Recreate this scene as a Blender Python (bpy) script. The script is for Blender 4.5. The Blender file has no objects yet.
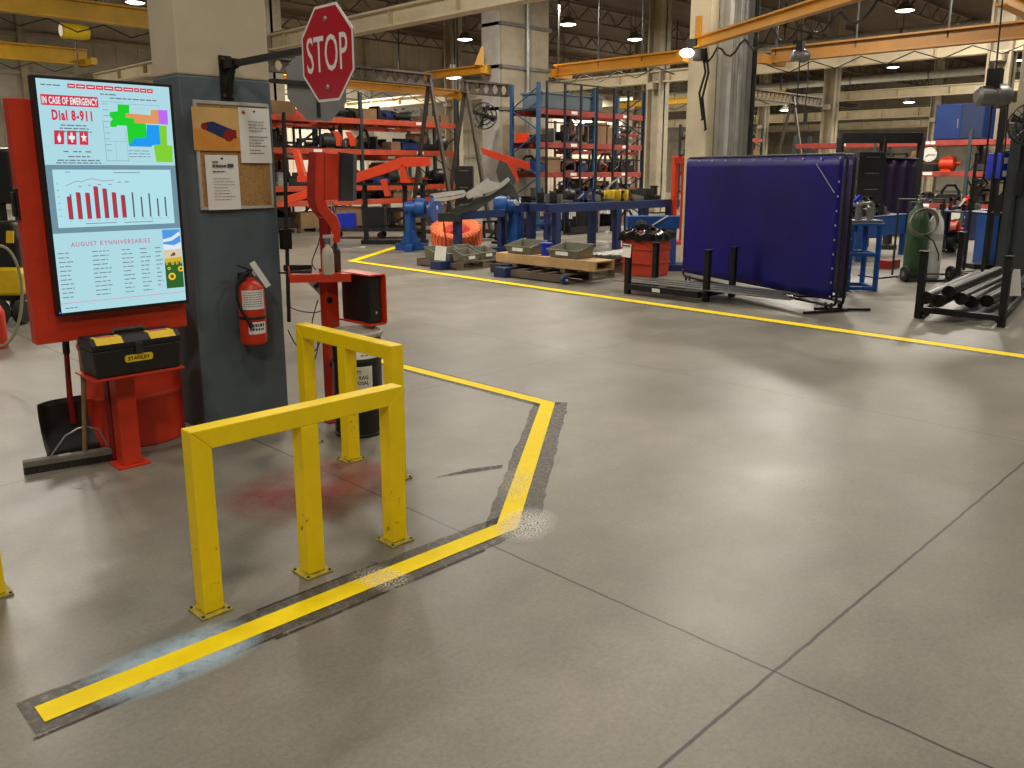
import bpy, math, random
from mathutils import Vector, Matrix
random.seed(7)
C = bpy.context.scene.collection
# ------------------------------------------------------------------ camera
PITCH = math.radians(12.0); CAM_H = 1.6
F_PX = 858.6*math.cos(PITCH); YC = 172.0+F_PX*math.tan(PITCH)   # the photo is cropped low: principal row YC
S = math.sqrt(.5)
CR = Vector((S,-S,0)); CFH = Vector((S,S,0)); ZV = Vector((0,0,1))
CF = CFH*math.cos(PITCH)-ZV*math.sin(PITCH); CU = CFH*math.sin(PITCH)+ZV*math.cos(PITCH)
CO = Vector((0,0,CAM_H))
cd = bpy.data.cameras.new('camera'); cam = bpy.data.objects.new('camera', cd); C.objects.link(cam)
cam.matrix_world = Matrix.Translation(CO) @ Matrix((CR, CU, -CF)).transposed().to_4x4()
cd.sensor_fit = 'HORIZONTAL'; cd.sensor_width = 36; cd.lens = 36*F_PX/1024; cd.clip_end = 300; cd.shift_y = (YC-384)/1024
bpy.context.scene.camera = cam
def ray(x,y): return CR*((x-512)/F_PX)+CU*((YC-y)/F_PX)+CF
def g(x,y,z=0.0):
    d = ray(x,y); return CO+d*((z-CAM_H)/d.z)
def pX(x,y,X):
    d = ray(x,y); return CO+d*(X/d.x)
def pY(x,y,Y):
    d = ray(x,y); return CO+d*(Y/d.y)
def pD(x,y,D):
    d = ray(x,y); return CO+d*(D/d.dot(CFH))
# ------------------------------------------------------------------ world, lights, exposure
sc = bpy.context.scene
sc.view_settings.view_transform = 'Standard'; sc.view_settings.look = 'None'
sc.view_settings.exposure = 0.0; sc.view_settings.gamma = 1.0
sc.view_settings.use_curve_mapping = False
w = bpy.data.worlds.new('world'); sc.world = w; w.use_nodes = True
w.node_tree.nodes['Background'].inputs[0].default_value = (1.0,.93,.84,1)
w.node_tree.nodes['Background'].inputs[1].default_value = .12
def area(x,y,z,sx,sy,power,col=(1,.925,.81)):
    l = bpy.data.lights.new('bay_and_fill_light','AREA'); l.shape='RECTANGLE'; l.size=sx; l.size_y=sy
    l.energy=power; l.color=col
    o = bpy.data.objects.new('bay_and_fill_light', l); C.objects.link(o); o.location=(x,y,z)
    return o
LK = .56
for (x,y,p) in [(-3.5,-2.5,480),(1.0,1.0,210),(6,-2,210),(-2.5,5,190),(6.5,5,230),(0.5,9.5,230),(10,-3,230),(7.5,12,420),(12.5,7.5,420),  # first one is an added fill behind the camera, brightening camera-facing sides
                (16,1.5,420),(3.5,17,420),(14,15.5,620),(20,10,900),(24,7,900),(5,18.5,500),(22,20,800),(28,3,620),(17,30,1100),(30,14,900),  # some here are added fills that brighten the long cream girder
                (38,10,2200),(34,27,1500),(48,24,2200),(26,38,1500),(5,34,1200),(50,40,2200),(62,24,2600),(46,12,1500)]:
    area(x,y,7.0,1.0,1.0,p*LK*(1 if p<400 else 1.3))
# ------------------------------------------------------------------ materials
def lin(c):
    c = c/255.0
    return c/12.92 if c <= .04045 else ((c+.055)/1.055)**2.4
def rgb(c): return (lin(c[0]),lin(c[1]),lin(c[2]),1)
MATS = {}
def mat(name, col, rough=.55, metal=0.0, var=.12, scale=6.0, bump=0.0, col2=None, spec=.5, alpha=None, trans=0):
    if name in MATS: return MATS[name]
    m = bpy.data.materials.new(name); m.use_nodes = True; nt = m.node_tree; N = nt.nodes; L = nt.links
    b = N['Principled BSDF']; b.inputs['Roughness'].default_value = rough; b.inputs['Metallic'].default_value = metal
    b.inputs['Specular IOR Level'].default_value = spec
    tc = N.new('ShaderNodeTexCoord'); no = N.new('ShaderNodeTexNoise'); no.inputs['Scale'].default_value = scale
    no.inputs['Detail'].default_value = 6; no.inputs['Roughness'].default_value = .65
    L.new(tc.outputs['Object'], no.inputs['Vector'])
    cr = N.new('ShaderNodeValToRGB'); cr.color_ramp.elements[0].position=.3; cr.color_ramp.elements[1].position=.7
    c1 = rgb(col)
    c2 = rgb(col2) if col2 else tuple(v*(1-var*2) for v in c1[:3])+(1,)
    c1b = c1 if col2 else tuple(min(1,v*(1+var)) for v in c1[:3])+(1,)
    cr.color_ramp.elements[0].color = c2; cr.color_ramp.elements[1].color = c1b
    L.new(no.outputs['Fac'], cr.inputs['Fac']); L.new(cr.outputs['Color'], b.inputs['Base Color'])
    if bump:
        bp = N.new('ShaderNodeBump'); bp.inputs['Strength'].default_value = bump; bp.inputs['Distance'].default_value=.01
        L.new(no.outputs['Fac'], bp.inputs['Height']); L.new(bp.outputs['Normal'], b.inputs['Normal'])
    if trans: b.inputs['Transmission Weight'].default_value = trans
    if alpha is not None: b.inputs['Alpha'].default_value = alpha
    MATS[name] = m; return m
def emit(name, col, k=1.0):
    if name in MATS: return MATS[name]
    m = bpy.data.materials.new(name); m.use_nodes = True; nt = m.node_tree; N = nt.nodes
    b = N['Principled BSDF']; b.inputs['Base Color'].default_value = (.01,.01,.01,1); b.inputs['Roughness'].default_value=.3
    b.inputs['Emission Color'].default_value = rgb(col); b.inputs['Emission Strength'].default_value = k
    MATS[name] = m; return m
def patchy(name, col, rough, scale, lo, hi, amax=1.0, metal=0, dim=None):
    """paint worn or sprayed thin: coverage broken up by noise"""
    m = mat(name, col, rough, metal, .1, 20); nt = m.node_tree; N = nt.nodes; L = nt.links; b = N['Principled BSDF']
    tc = N.new('ShaderNodeTexCoord'); no = N.new('ShaderNodeTexNoise'); no.inputs['Scale'].default_value = scale
    no.inputs['Detail'].default_value = 8; no.inputs['Roughness'].default_value=.75
    L.new(tc.outputs['Object'], no.inputs['Vector'])
    mr = N.new('ShaderNodeMapRange'); mr.inputs['From Min'].default_value=lo; mr.inputs['From Max'].default_value=hi
    mr.inputs['To Min'].default_value=0; mr.inputs['To Max'].default_value=amax
    L.new(no.outputs['Fac'], mr.inputs['Value'])
    out = mr.outputs['Result']
    if dim:   # soft edge: rounded falloff of a sprayed spot, box half sizes (a,b) about its own origin
        sx, sy, pw = dim
        sp = N.new('ShaderNodeSeparateXYZ'); L.new(tc.outputs['Object'], sp.inputs[0])
        def term(o_, s_):
            d = N.new('ShaderNodeMath'); d.operation='DIVIDE'; L.new(o_, d.inputs[0]); d.inputs[1].default_value=s_
            a = N.new('ShaderNodeMath'); a.operation='ABSOLUTE'; L.new(d.outputs[0], a.inputs[0])
            p = N.new('ShaderNodeMath'); p.operation='POWER'; L.new(a.outputs[0], p.inputs[0]); p.inputs[1].default_value=pw
            return p.outputs[0]
        ad = N.new('ShaderNodeMath'); ad.operation='ADD'; L.new(term(sp.outputs[0],sx), ad.inputs[0]); L.new(term(sp.outputs[1],sy), ad.inputs[1])
        su = N.new('ShaderNodeMath'); su.operation='SUBTRACT'; su.use_clamp=True; su.inputs[0].default_value=1; L.new(ad.outputs[0], su.inputs[1])
        mu = N.new('ShaderNodeMath'); mu.operation='MULTIPLY'; mu.use_clamp=True; L.new(su.outputs[0], mu.inputs[0]); L.new(out, mu.inputs[1]); out = mu.outputs[0]
    L.new(out, b.inputs['Alpha']); return m
YEL = mat('yellow_safety_paint',(250,216,0),.42,0,.035,9,.05)
YELF= mat('yellow_floor_paint',(252,220,2),.6,0,.04,14,spec=.2)
RED = mat('red_enamel',(204,54,26),.38,0,.1,5)
REDK= mat('dark_red_enamel',(146,30,20),.45,0,.1,5)
ORG_= mat('orange_enamel',(222,66,24),.45,0,.1,4)
RACKO=mat('orange_rack_paint',(196,76,44),.5,0,.15,4)
RACKR=mat('faded_red_rack_paint',(156,58,46),.55,0,.18,4)
BLU = mat('blue_machine_paint',(24,78,150),.42,0,.15,4)
NAVY= mat('navy_blue_paint',(28,48,98),.5,0,.15,4)
BLUP= mat('blue_rack_upright_paint',(38,76,112),.5,0,.15,4)
TEAL= mat('dark_teal_upright_paint',(42,58,60),.55,0,.15,4)
BLK = mat('black_plastic',(24,24,25),.45,0,.15,8)
BLKM= mat('black_steel',(34,34,34),.5,.4,.2,6)
DGRY= mat('dark_grey_steel',(62,62,60),.5,.5,.2,6)
GRY = mat('grey_steel',(128,128,124),.42,.6,.15,5)
GALV= mat('galvanised_steel',(165,165,158),.38,.7,.15,3)
LGRY= mat('light_grey_paint',(186,184,176),.5,0,.1,4)
CREAM=mat('cream_structural_paint',(214,200,168),.6,0,.1,1.2)
DCREAM=mat('aged_cream_paint',(176,164,140),.6,0,.16,1.0)
CONC= mat('column_cream_paint',(196,184,158),.7,0,.07,1.6,.1)
SLATE=mat('slate_blue_grey_paint',(86,101,108),.5,0,.13,2.2,.1)
PAPER=mat('white_paper',(232,232,226),.7,0,.03,3)
INK = mat('printed_dark_ink',(70,72,76),.7,0,.05,3)
CORK= mat('cork_board',(176,136,84),.9,0,.15,60,.3)
WOOD= mat('pale_timber',(196,160,112),.75,0,.14,3,.1)
WOODD=mat('weathered_timber',(106,92,76),.85,0,.2,3,.2)
CARD= mat('cardboard',(138,108,76),.85,0,.1,3)
ORGR= mat('orange_rubber_paint',(250,128,74),.7,0,.1,5,.2)
BIN = mat('olive_grey_bin_plastic',(118,118,100),.6,0,.1,5)
GRN = mat('green_cylinder_paint',(54,84,52),.4,0,.1,3)
WHT = mat('white_enamel',(222,220,210),.4,0,.05,3)
REDS= mat('sign_red_sheeting',(176,14,34),.35,0,.04,4)
ALU = mat('bare_aluminium_sheet',(150,150,148),.45,.55,.06,3)
RUB = mat('black_rubber',(22,22,22),.8,0,.1,10)
YPL = mat('yellow_plastic',(228,190,20),.45,0,.08,5)
BLUB= mat('bright_blue_plastic',(18,52,190),.4,0,.08,5)
BAG = mat('black_bin_liner',(16,16,17),.22,0,.2,9,.5)
PURP= mat('dark_plum_curtain_vinyl',(38,24,58),.35,0,.2,2,.2)
GLASS=mat('lamp_lens',(240,235,220),.2)
BRUSH=mat('dark_bristle',(50,44,36),.95,0,.25,80,.5)
COPPER=mat('rusty_brown_steel',(104,66,48),.7,.2,.25,5)
LAMP = emit('lit_lamp_lens',(255,240,214),9.0)
# ------------------------------------------------------------------ mesh builder
class M:
    def __init__(s): s.v=[]; s.f=[]; s.sm=[]
    def add(s, vs, fs, smooth=False):
        n=len(s.v); s.v += [Vector(p) for p in vs]; s.f += [tuple(i+n for i in f) for f in fs]; s.sm += [smooth]*len(fs); return s
    def box(s,x0,x1,y0,y1,z0,z1):
        if x0>x1: x0,x1=x1,x0
        if y0>y1: y0,y1=y1,y0
        if z0>z1: z0,z1=z1,z0
        return s.add([(x0,y0,z0),(x1,y0,z0),(x1,y1,z0),(x0,y1,z0),(x0,y0,z1),(x1,y0,z1),(x1,y1,z1),(x0,y1,z1)],
                     [(0,3,2,1),(4,5,6,7),(0,1,5,4),(1,2,6,5),(2,3,7,6),(3,0,4,7)])
    def bar(s,p,q,w,h=None,up=(0,0,1)):
        p=Vector(p); q=Vector(q); h=h or w; d=(q-p).normalized(); up=Vector(up)
        if abs(d.dot(up))>.98: up=Vector((1,0,0))
        a=d.cross(up).normalized(); b=a.cross(d).normalized()
        vs=[]
        for c in (p,q):
            for (i,j) in ((-1,-1),(1,-1),(1,1),(-1,1)): vs.append(c+a*(i*w/2)+b*(j*h/2))
        return s.add(vs,[(3,2,1,0),(4,5,6,7),(0,1,5,4),(1,2,6,5),(2,3,7,6),(3,0,4,7)])
    def tube(s,pts,r,n=10,closed=False,caps=True):
        P=[Vector(p) for p in pts]; k=len(P); rs=r if isinstance(r,(list,tuple)) else [r]*k
        vs=[]; prev=None
        for i in range(k):
            if closed: d=(P[(i+1)%k]-P[i-1])
            else: d=(P[min(i+1,k-1)]-P[max(i-1,0)])
            d.normalize()
            if prev is None:
                u=Vector((0,0,1)) if abs(d.z)<.9 else Vector((1,0,0))
                a=d.cross(u).normalized()
            else:
                a=(prev-d*prev.dot(d)).normalized()
            prev=a; b=d.cross(a)
            for j in range(n):
                t=2*math.pi*j/n; vs.append(P[i]+(a*math.cos(t)+b*math.sin(t))*rs[i])
        fs=[]
        for i in range(k if closed else k-1):
            i2=(i+1)%k
            for j in range(n):
                j2=(j+1)%n; fs.append((i*n+j,i*n+j2,i2*n+j2,i2*n+j))
        s.add(vs,fs,True)
        if caps and not closed:
            s.add([vs[j] for j in range(n)],[tuple(range(n))[::-1]]); s.add([vs[(k-1)*n+j] for j in range(n)],[tuple(range(n))])
        return s
    def lathe(s,c,prof,n=28,axis=(0,0,1)):
        c=Vector(c); ax=Vector(axis).normalized(); u=Vector((1,0,0)) if abs(ax.x)<.9 else Vector((0,1,0))
        a=ax.cross(u).normalized(); b=ax.cross(a); vs=[]; fs=[]
        for (r,h) in prof:
            for j in range(n):
                t=2*math.pi*j/n; vs.append(c+ax*h+(a*math.cos(t)+b*math.sin(t))*r)
        for i in range(len(prof)-1):
            for j in range(n):
                j2=(j+1)%n; fs.append((i*n+j,i*n+j2,(i+1)*n+j2,(i+1)*n+j))
        s.add(vs,fs,True)
        if prof[0][0]>1e-4: s.add(vs[:n],[tuple(range(n))[::-1]])
        if prof[-1][0]>1e-4: s.add(vs[-n:],[tuple(range(n))])
        return s
    def ext(s,poly,o,u,v,t):
        """extrude 2d polygon lying in (u,v) about o by vector t"""
        o=Vector(o);u=Vector(u);v=Vector(v);t=Vector(t); n=len(poly)
        a=[o+u*x+v*y for x,y in poly]; b=[p+t for p in a]
        fs=[tuple(range(n))[::-1],tuple(range(n,2*n))]+[(i,(i+1)%n,(i+1)%n+n,i+n) for i in range(n)]
        return s.add(a+b,fs)
    def grid(s,fn,nu,nv):
        return s.add([fn(i/nu,j/nv) for j in range(nv+1) for i in range(nu+1)],[(j*(nu+1)+i,j*(nu+1)+i+1,(j+1)*(nu+1)+i+1,(j+1)*(nu+1)+i) for j in range(nv) for i in range(nu)],True)
    def face(s,pts): return s.add(pts,[tuple(range(len(pts)))])
    def ibeam(s,p,q,h,w,t=.04):
        p=Vector(p);q=Vector(q)
        s.bar(p+ZV*(h/2-t/2),q+ZV*(h/2-t/2),w,t); s.bar(p-ZV*(h/2-t/2),q-ZV*(h/2-t/2),w,t); return s.bar(p,q,t*.7,h-2*t)
    def build(s,name,m,parent=None,bevel=0,seg=2,loc=None):
        me=bpy.data.meshes.new(name)
        org=Vector((0,0,0))
        if parent is not None: org=ORG.get(parent.name,Vector((0,0,0)))
        elif loc is not None: org=Vector(loc)
        me.from_pydata([tuple(p-org) for p in s.v],[],s.f); me.materials.append(m)
        me.polygons.foreach_set('use_smooth',s.sm)
        me.update()
        if any(s.sm): me.set_sharp_from_angle(angle=math.radians(38))
        o=bpy.data.objects.new(name,me); C.objects.link(o)
        if parent is not None: o.parent=parent
        elif loc is not None: o.location=org
        ORG[o.name]=org
        if bevel:
            b=o.modifiers.new('edge','BEVEL'); b.width=bevel; b.segments=seg; b.limit_method='ANGLE'; b.angle_limit=math.radians(40)
        return o
ORG={}
def tag(o,label,cat,group=None,kind=None):
    o['label']=label; o['category']=cat
    if group: o['group']=group
    if kind: o['kind']=kind
    return o
def thing(name,label,cat,loc,group=None,rz=None):
    o=bpy.data.objects.new(name,None); C.objects.link(o); o.location=loc; o.empty_display_size=.1
    if rz is not None: o.rotation_euler.z=rz; ORG[o.name]=Vector((0,0,0))
    else: ORG[o.name]=Vector(loc)
    return tag(o,label,cat,group)
def struct(o): o['kind']='structure'; return o
def single(m,name,material,label,cat,group=None,bevel=0,loc=None,kind=None):
    if loc is None:
        xs=[p.x for p in m.v]; ys=[p.y for p in m.v]; zs=[p.z for p in m.v]
        loc=((min(xs)+max(xs))/2,(min(ys)+max(ys))/2,min(zs))
    return tag(m.build(name,material,None,bevel,loc=loc),label,cat,group,kind)
def copy_tree(o,parent=None):
    c=o.copy(); C.objects.link(c)
    if parent is not None: c.parent=parent
    for ch in list(o.children): copy_tree(ch,c)
    return c
def text_m(mb,txt,o,u,v,width,height,off=.0,space=1.0):
    """lettering fitted into width x height at o along u, v"""
    cu=bpy.data.curves.new('lettering','FONT'); cu.body=txt; cu.size=1; cu.offset=off; cu.space_character=space; cu.resolution_u=3
    ob=bpy.data.objects.new('lettering',cu); C.objects.link(ob)
    dg=bpy.context.evaluated_depsgraph_get(); me=bpy.data.meshes.new_from_object(ob.evaluated_get(dg))
    xs=[q.co.x for q in me.vertices]; ys=[q.co.y for q in me.vertices]
    x0,x1,y0,y1=min(xs),max(xs),min(ys),max(ys); o=Vector(o);u=Vector(u).normalized();v=Vector(v).normalized()
    mb.add([o+u*((q.co.x-x0)/(x1-x0)*width)+v*((q.co.y-y0)/(y1-y0)*height) for q in me.vertices],[tuple(p.vertices) for p in me.polygons])
    bpy.data.objects.remove(ob); bpy.data.curves.remove(cu); bpy.data.meshes.remove(me); return mb
UX=Vector((1,0,0)); UY=Vector((0,1,0))
def dashes(mb,o,u,v,w,rows,gap,h,rnd=.35,start=0.0):
    """rows of illegible small print"""
    o=Vector(o)
    for i in range(rows):
        x=start; y=-i*gap; end=w*(1-random.random()*rnd)
        while x<end:
            l=min(end-x,w*random.uniform(.08,.22)); a=o+u*x+v*y
            mb.face([a,a+u*l,a+u*l+v*h,a+v*h]); x+=l+w*.03
    return mb
# ------------------------------------------------------------------ floor
def floor_material():
    m=bpy.data.materials.new('sealed_concrete'); m.use_nodes=True; nt=m.node_tree; N=nt.nodes; L=nt.links; b=N['Principled BSDF']
    tc=N.new('ShaderNodeTexCoord')
    def noise(scale,det=6,ro=.6,vec=None):
        n=N.new('ShaderNodeTexNoise'); n.inputs['Scale'].default_value=scale; n.inputs['Detail'].default_value=det; n.inputs['Roughness'].default_value=ro
        L.new(vec or tc.outputs['Object'],n.inputs['Vector']); return n.outputs['Fac']
    def ramp(fac,p0,c0,p1,c1):
        r=N.new('ShaderNodeValToRGB'); r.color_ramp.elements[0].position=p0; r.color_ramp.elements[1].position=p1
        r.color_ramp.elements[0].color=c0; r.color_ramp.elements[1].color=c1; L.new(fac,r.inputs['Fac']); return r.outputs['Color']
    def mul(a,bb,f=1.0):
        x=N.new('ShaderNodeMix'); x.data_type='RGBA'; x.blend_type='MULTIPLY'; x.inputs[0].default_value=f
        L.new(a,x.inputs[6]); L.new(bb,x.inputs[7]); return x.outputs[2]
    base=ramp(noise(.55,5,.6),.32,rgb((118,114,103)),.68,rgb((146,141,128)))
    mid=ramp(noise(3.2,8,.7),.3,(.84,.84,.85,1),.7,(1.08,1.07,1.05,1))
    fine=ramp(noise(55,8,.9),.36,(.74,.74,.74,1),.62,(1.12,1.12,1.11,1))
    col=mul(mul(base,mid),fine)
    mp=N.new('ShaderNodeMapping'); mp.inputs['Scale'].default_value=(.35,1.3,1); mp.inputs['Rotation'].default_value=(0,0,.6); L.new(tc.outputs['Object'],mp.inputs['Vector'])
    col=mul(col,ramp(noise(1.1,4,.5,mp.outputs[0]),.42,(1.03,1.03,1.03,1),.66,(.84,.84,.85,1)))
    sp=N.new('ShaderNodeSeparateXYZ'); L.new(tc.outputs['Object'],sp.inputs[0])
    wob=noise(9,3,.5)
    def joint(out,pos,width,dark):
        nonlocal col
        a=N.new('ShaderNodeMath'); a.operation='MULTIPLY_ADD'; L.new(wob,a.inputs[0]); a.inputs[1].default_value=.012; a.inputs[2].default_value=-pos-.006
        s1=N.new('ShaderNodeMath'); s1.operation='ADD'; L.new(out,s1.inputs[0]); L.new(a.outputs[0],s1.inputs[1])
        ab=N.new('ShaderNodeMath'); ab.operation='ABSOLUTE'; L.new(s1.outputs[0],ab.inputs[0])
        r=N.new('ShaderNodeMapRange'); L.new(ab.outputs[0],r.inputs['Value']); r.inputs['From Min'].default_value=width*.6; r.inputs['From Max'].default_value=width
        r.inputs['To Min'].default_value=dark; r.inputs['To Max'].default_value=1
        x=N.new('ShaderNodeVectorMath'); x.operation='SCALE'; L.new(col,x.inputs[0]); L.new(r.outputs[0],x.inputs['Scale']); col=x.outputs[0]
    joint(sp.outputs[0],2.355,.0065,.22); joint(sp.outputs[1],1.14,.0075,.18)
    joint(sp.outputs[0],5.65,.008,.62); joint(sp.outputs[1],4.81,.007,.6)
    for k in (12.3,19.0,26): joint(sp.outputs[0],k,.01,.6)
    for k in (-5.5,8.5,12.2,16): joint(sp.outputs[1],k,.01,.6)
    L.new(col,b.inputs['Base Color'])
    rr=N.new('ShaderNodeMapRange'); L.new(noise(1.1,6,.65),rr.inputs['Value']); rr.inputs['From Min'].default_value=0; rr.inputs['From Max'].default_value=1
    rr.inputs['To Min'].default_value=.24; rr.inputs['To Max'].default_value=.56; L.new(rr.outputs[0],b.inputs['Roughness'])
    b.inputs['Specular IOR Level'].default_value=.4
    bp=N.new('ShaderNodeBump'); bp.inputs['Strength'].default_value=.08; bp.inputs['Distance'].default_value=.01; L.new(noise(30,5,.7),bp.inputs['Height']); L.new(bp.outputs[0],b.inputs['Normal'])
    return m
struct(M().box(-14,80,-30,44,-.3,0).build('floor',floor_material()))
# ------------------------------------------------------------------ room shell
CEIL=mat('brown_roof_deck',(92,76,60),.8,0,.2,.6)
SIDING=mat('beige_wall_siding',(190,180,160),.65,0,.12,.8)
def panel_wall(name,x0,x1,y0,y1,z0,z1,along):
    """ribbed metal siding"""
    m=M()
    if along=='x':
        k=x0
        while k<x1:
            m.box(k,min(k+.96,x1),y0,y1,z0,z1); m.box(k+.96,min(k+1.0,x1),y0+.03,y1,z0,z1); k+=1.0
    else:
        k=y0
        while k<y1:
            m.box(x0,x1,k,min(k+.96,y1),z0,z1); m.box(x0+.03,x1,k+.96,min(k+1.0,y1),z0,z1); k+=1.0
    return struct(m.build(name,SIDING))
panel_wall('wall_left',-14,80,42,42.2,0,9.6,'x')
panel_wall('wall_back',80,80.2,-30,42,0,9.6,'y')
struct(M().box(-14,80.2,-30,42.2,9.6,9.8).build('ceiling',CEIL))
n=0
for k in range(10):   # roof joists
    Y=-14+6*k; m=M(); m.bar((-14,Y,9.45),(80,Y,9.45),.16,.1); m.bar((-14,Y,8.75),(80,Y,8.75),.12,.08)
    for i in range(62):
        x=-14+i*1.5; m.bar((x,Y,8.75),(x+.75,Y,9.4),.05,.05); m.bar((x+.75,Y,9.4),(x+1.5,Y,8.75),.05,.05)
    n+=1; o=struct(m.build('trim_%d'%n,mat('brown_joist_paint',(110,92,72),.7,0,.15,1)))
for z in (2.6,4.2,5.8,7.4):   # wall girts
    n+=1; struct(M().bar((-14,41.9,z),(80,41.9,z),.2,.16).build('trim_%d'%n,DCREAM))
for i in range(16):
    n+=1; struct(M().bar((-12+i*6,41.85,0),(-12+i*6,41.85,9.5),.3,.3).build('trim_%d'%n,DCREAM))
# building columns on their grid and crane runway girders
NTH=['first','second','third','fourth','fifth','sixth','seventh','eighth','ninth','tenth','eleventh','twelfth','thirteenth','fourteenth','fifteenth']
def grid_column(x,y,label,h=9.5,wd=.62):
    t=thing('steel_column',label,'column',(x,y,0),'cream columns of the hall')
    a=M(); hw=wd/2
    a.box(x-hw,x+hw,y-hw,y-hw+.06,0,h).box(x-hw,x+hw,y+hw-.06,y+hw,0,h).box(x-.04,x+.04,y-hw,y+hw,0,h)
    a.build('shaft',DCREAM,t)
    M().box(x-hw-.1,x+hw+.1,y-hw-.1,y+hw+.1,0,.05).build('base_plate',DGRY,t)
    M().box(x-hw-.25,x+hw,y-.15,y+.15,4.70,4.95).build('girder_bracket',DCREAM,t)
for (x,y,l) in [(28,20,'cream steel column far behind the tall wire fence, left of the grey jib crane column'),
                (28,32,'narrow cream steel column seen between the two dark gantry legs at left centre'),
                (28,8,'cream steel column rising behind the blue cabinet on the far red rack'),
                (43,20,'distant cream column above the right end of the blue curtain'),
                (43,32,'distant cream column just left of the column with the stained cream face'),
                (58,20,'very distant cream column above the round wall clock'),
                (58,32,'very distant cream column right of the grey jib crane column'),
                (13,22.95,'cream steel column seen between the thick column and the STOP sign')]:
    grid_column(x,y,l)
def girder(X,label,z0=4.97,h=.44,y0=-20,y1=41.8,w=.34):
    t=thing('crane_runway_girder',label,'girder',(X,y0,z0),'cream crane runway girders')
    M().ibeam((X,y0,z0+h/2),(X,y1,z0+h/2),h,w,.05).build('i_beam',CREAM,t)
    M().bar((X,y0,z0+h+.03),(X,y1,z0+h+.03),.07,.06).build('crane_rail',DGRY,t)
    k=y0+1
    while k<y1: M().box(X-w/2+.02,X+w/2-.02,k,k+.02,z0+.05,z0+h-.05).build('stiffener',CREAM,t); k+=2.4
girder(13,'cream crane girder crossing above the stop sign up to the grey jib crane column')
girder(28,'long cream crane girder crossing behind the grey jib crane column')
girder(44,'distant thinner cream crane girder below the long one at upper right',5.18,.46)
girder(60,'far cream crane girder seen low above the far racks',5.2,.6)
girder(74,'farthest cream crane girder, lowest in the picture above the far racks',5.2,.6)
for (X,z,r,l) in [(36,7.0,.2,'long pale duct pipe under the roof at upper right'),(52,7.0,.22,'farther pale duct pipe under the roof at upper right')]:
    t=thing('roof_pipe',l,'pipe',(X,-15,z),'pale pipes under the roof')
    M().tube([(X,-15,z),(X,41,z)],r,14).build('pipe',LGRY,t)
    for k in range(12):
        M().tube([(X,-13+4.5*k,z),(X,-13+4.5*k,9.6)],.015,6).build('hanger',DGRY,t)
        M().tube([(X,-13+4.5*k-.05,z),(X,-13+4.5*k+.05,z)],r+.02,14).build('coupling',GRY,t)
# ------------------------------------------------------------------ crane bridges and jibs
CRY=mat('yellow_crane_paint',(206,160,30),.45,0,.12,1); CRO=mat('orange_crane_paint',(214,150,28),.45,0,.12,1)
CRB=mat('dull_brown_orange_paint',(150,104,40),.55,0,.12,1)
def bridge(p,q,h,m_,label,hoist=None,grp='yellow crane bridges',hung=False):
    t=thing('crane_bridge',label,'crane',p,grp)
    M().ibeam(p,q,h,.3,.05).build('beam',m_,t)
    p=Vector(p);q=Vector(q);d=(q-p).normalized()
    if hung:
        for f_ in (.02,.34,.66,.98):
            c=Vector(p).lerp(Vector(q),f_); M().tube([c,(c.x,c.y,9.59)],.03,8).build('suspension_rod',DGRY,t)
    a=M(); 
    k=0
    L_=(q-p).length
    pts=[]
    i=0
    while k<L_:
        pts.append(p+d*k-ZV*(h/2+.05+(.28 if i%2 else .02))+d.cross(ZV)*.2); k+=.7; i+=1
    a.tube(pts,.018,6).build('festoon_cable',BLK,t)
    for e in (p,q):
        M().bar(e-d.cross(ZV)*.7-ZV*h*.3,e+d.cross(ZV)*.7-ZV*h*.3,.22,.26).build('end_truck',m_,t)
    if hoist:
        c=p.lerp(q,hoist)
        b=M().lathe(c-ZV*(h/2+.3)-d*.35,[(.16,0),(.2,.03),(.2,.5),(.16,.7)],16,d).build('hoist',YPL,t)
        M().tube([c-ZV*(h/2+.3),c-ZV*(h/2+1.2)],.012,6).build('hoist_rope',BLK,b)
bridge((-2,25,5.82),(13,25,5.82),.52,CRY,'yellow crane bridge at the top left corner, with a hoist hanging below',.70)
bridge((-2,36,5.95),(12.6,36,5.95),.6,CRY,'farther dull yellow crane bridge above the wall television')
def beamY(pa,pb,X,h):   # underside through pixel pa .. ends at pixel pb
    a=pX(pa[0],pa[1],X); b=pX(pb[0],pb[1],X); z=(a.z+b.z)/2; return Vector((X,a.y,z+h/2)),Vector((X,b.y,z+h/2))
p,q=beamY((556,76),(693,62),22,.36); bridge(p,q,.36,CRO,'orange crane bridge left of the grey jib crane column, above the wire fence',hung=True)
p,q=beamY((771,58),(1060,42),24,.42); bridge(p,q,.42,CRB,'dull brown orange crane bridge across the upper right',hung=True)
p,q=beamY((626,102),(784,103),40,.34); bridge(p,q,.34,CRY,'distant yellow crane bridge behind the wire fence',hung=True)
p=pY(262,77,31); q=pY(458,86,31); q.z=p.z; bridge(p,q,.34,CRO,'faint orange crane bridge far behind the stop sign',hung=True)
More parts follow.
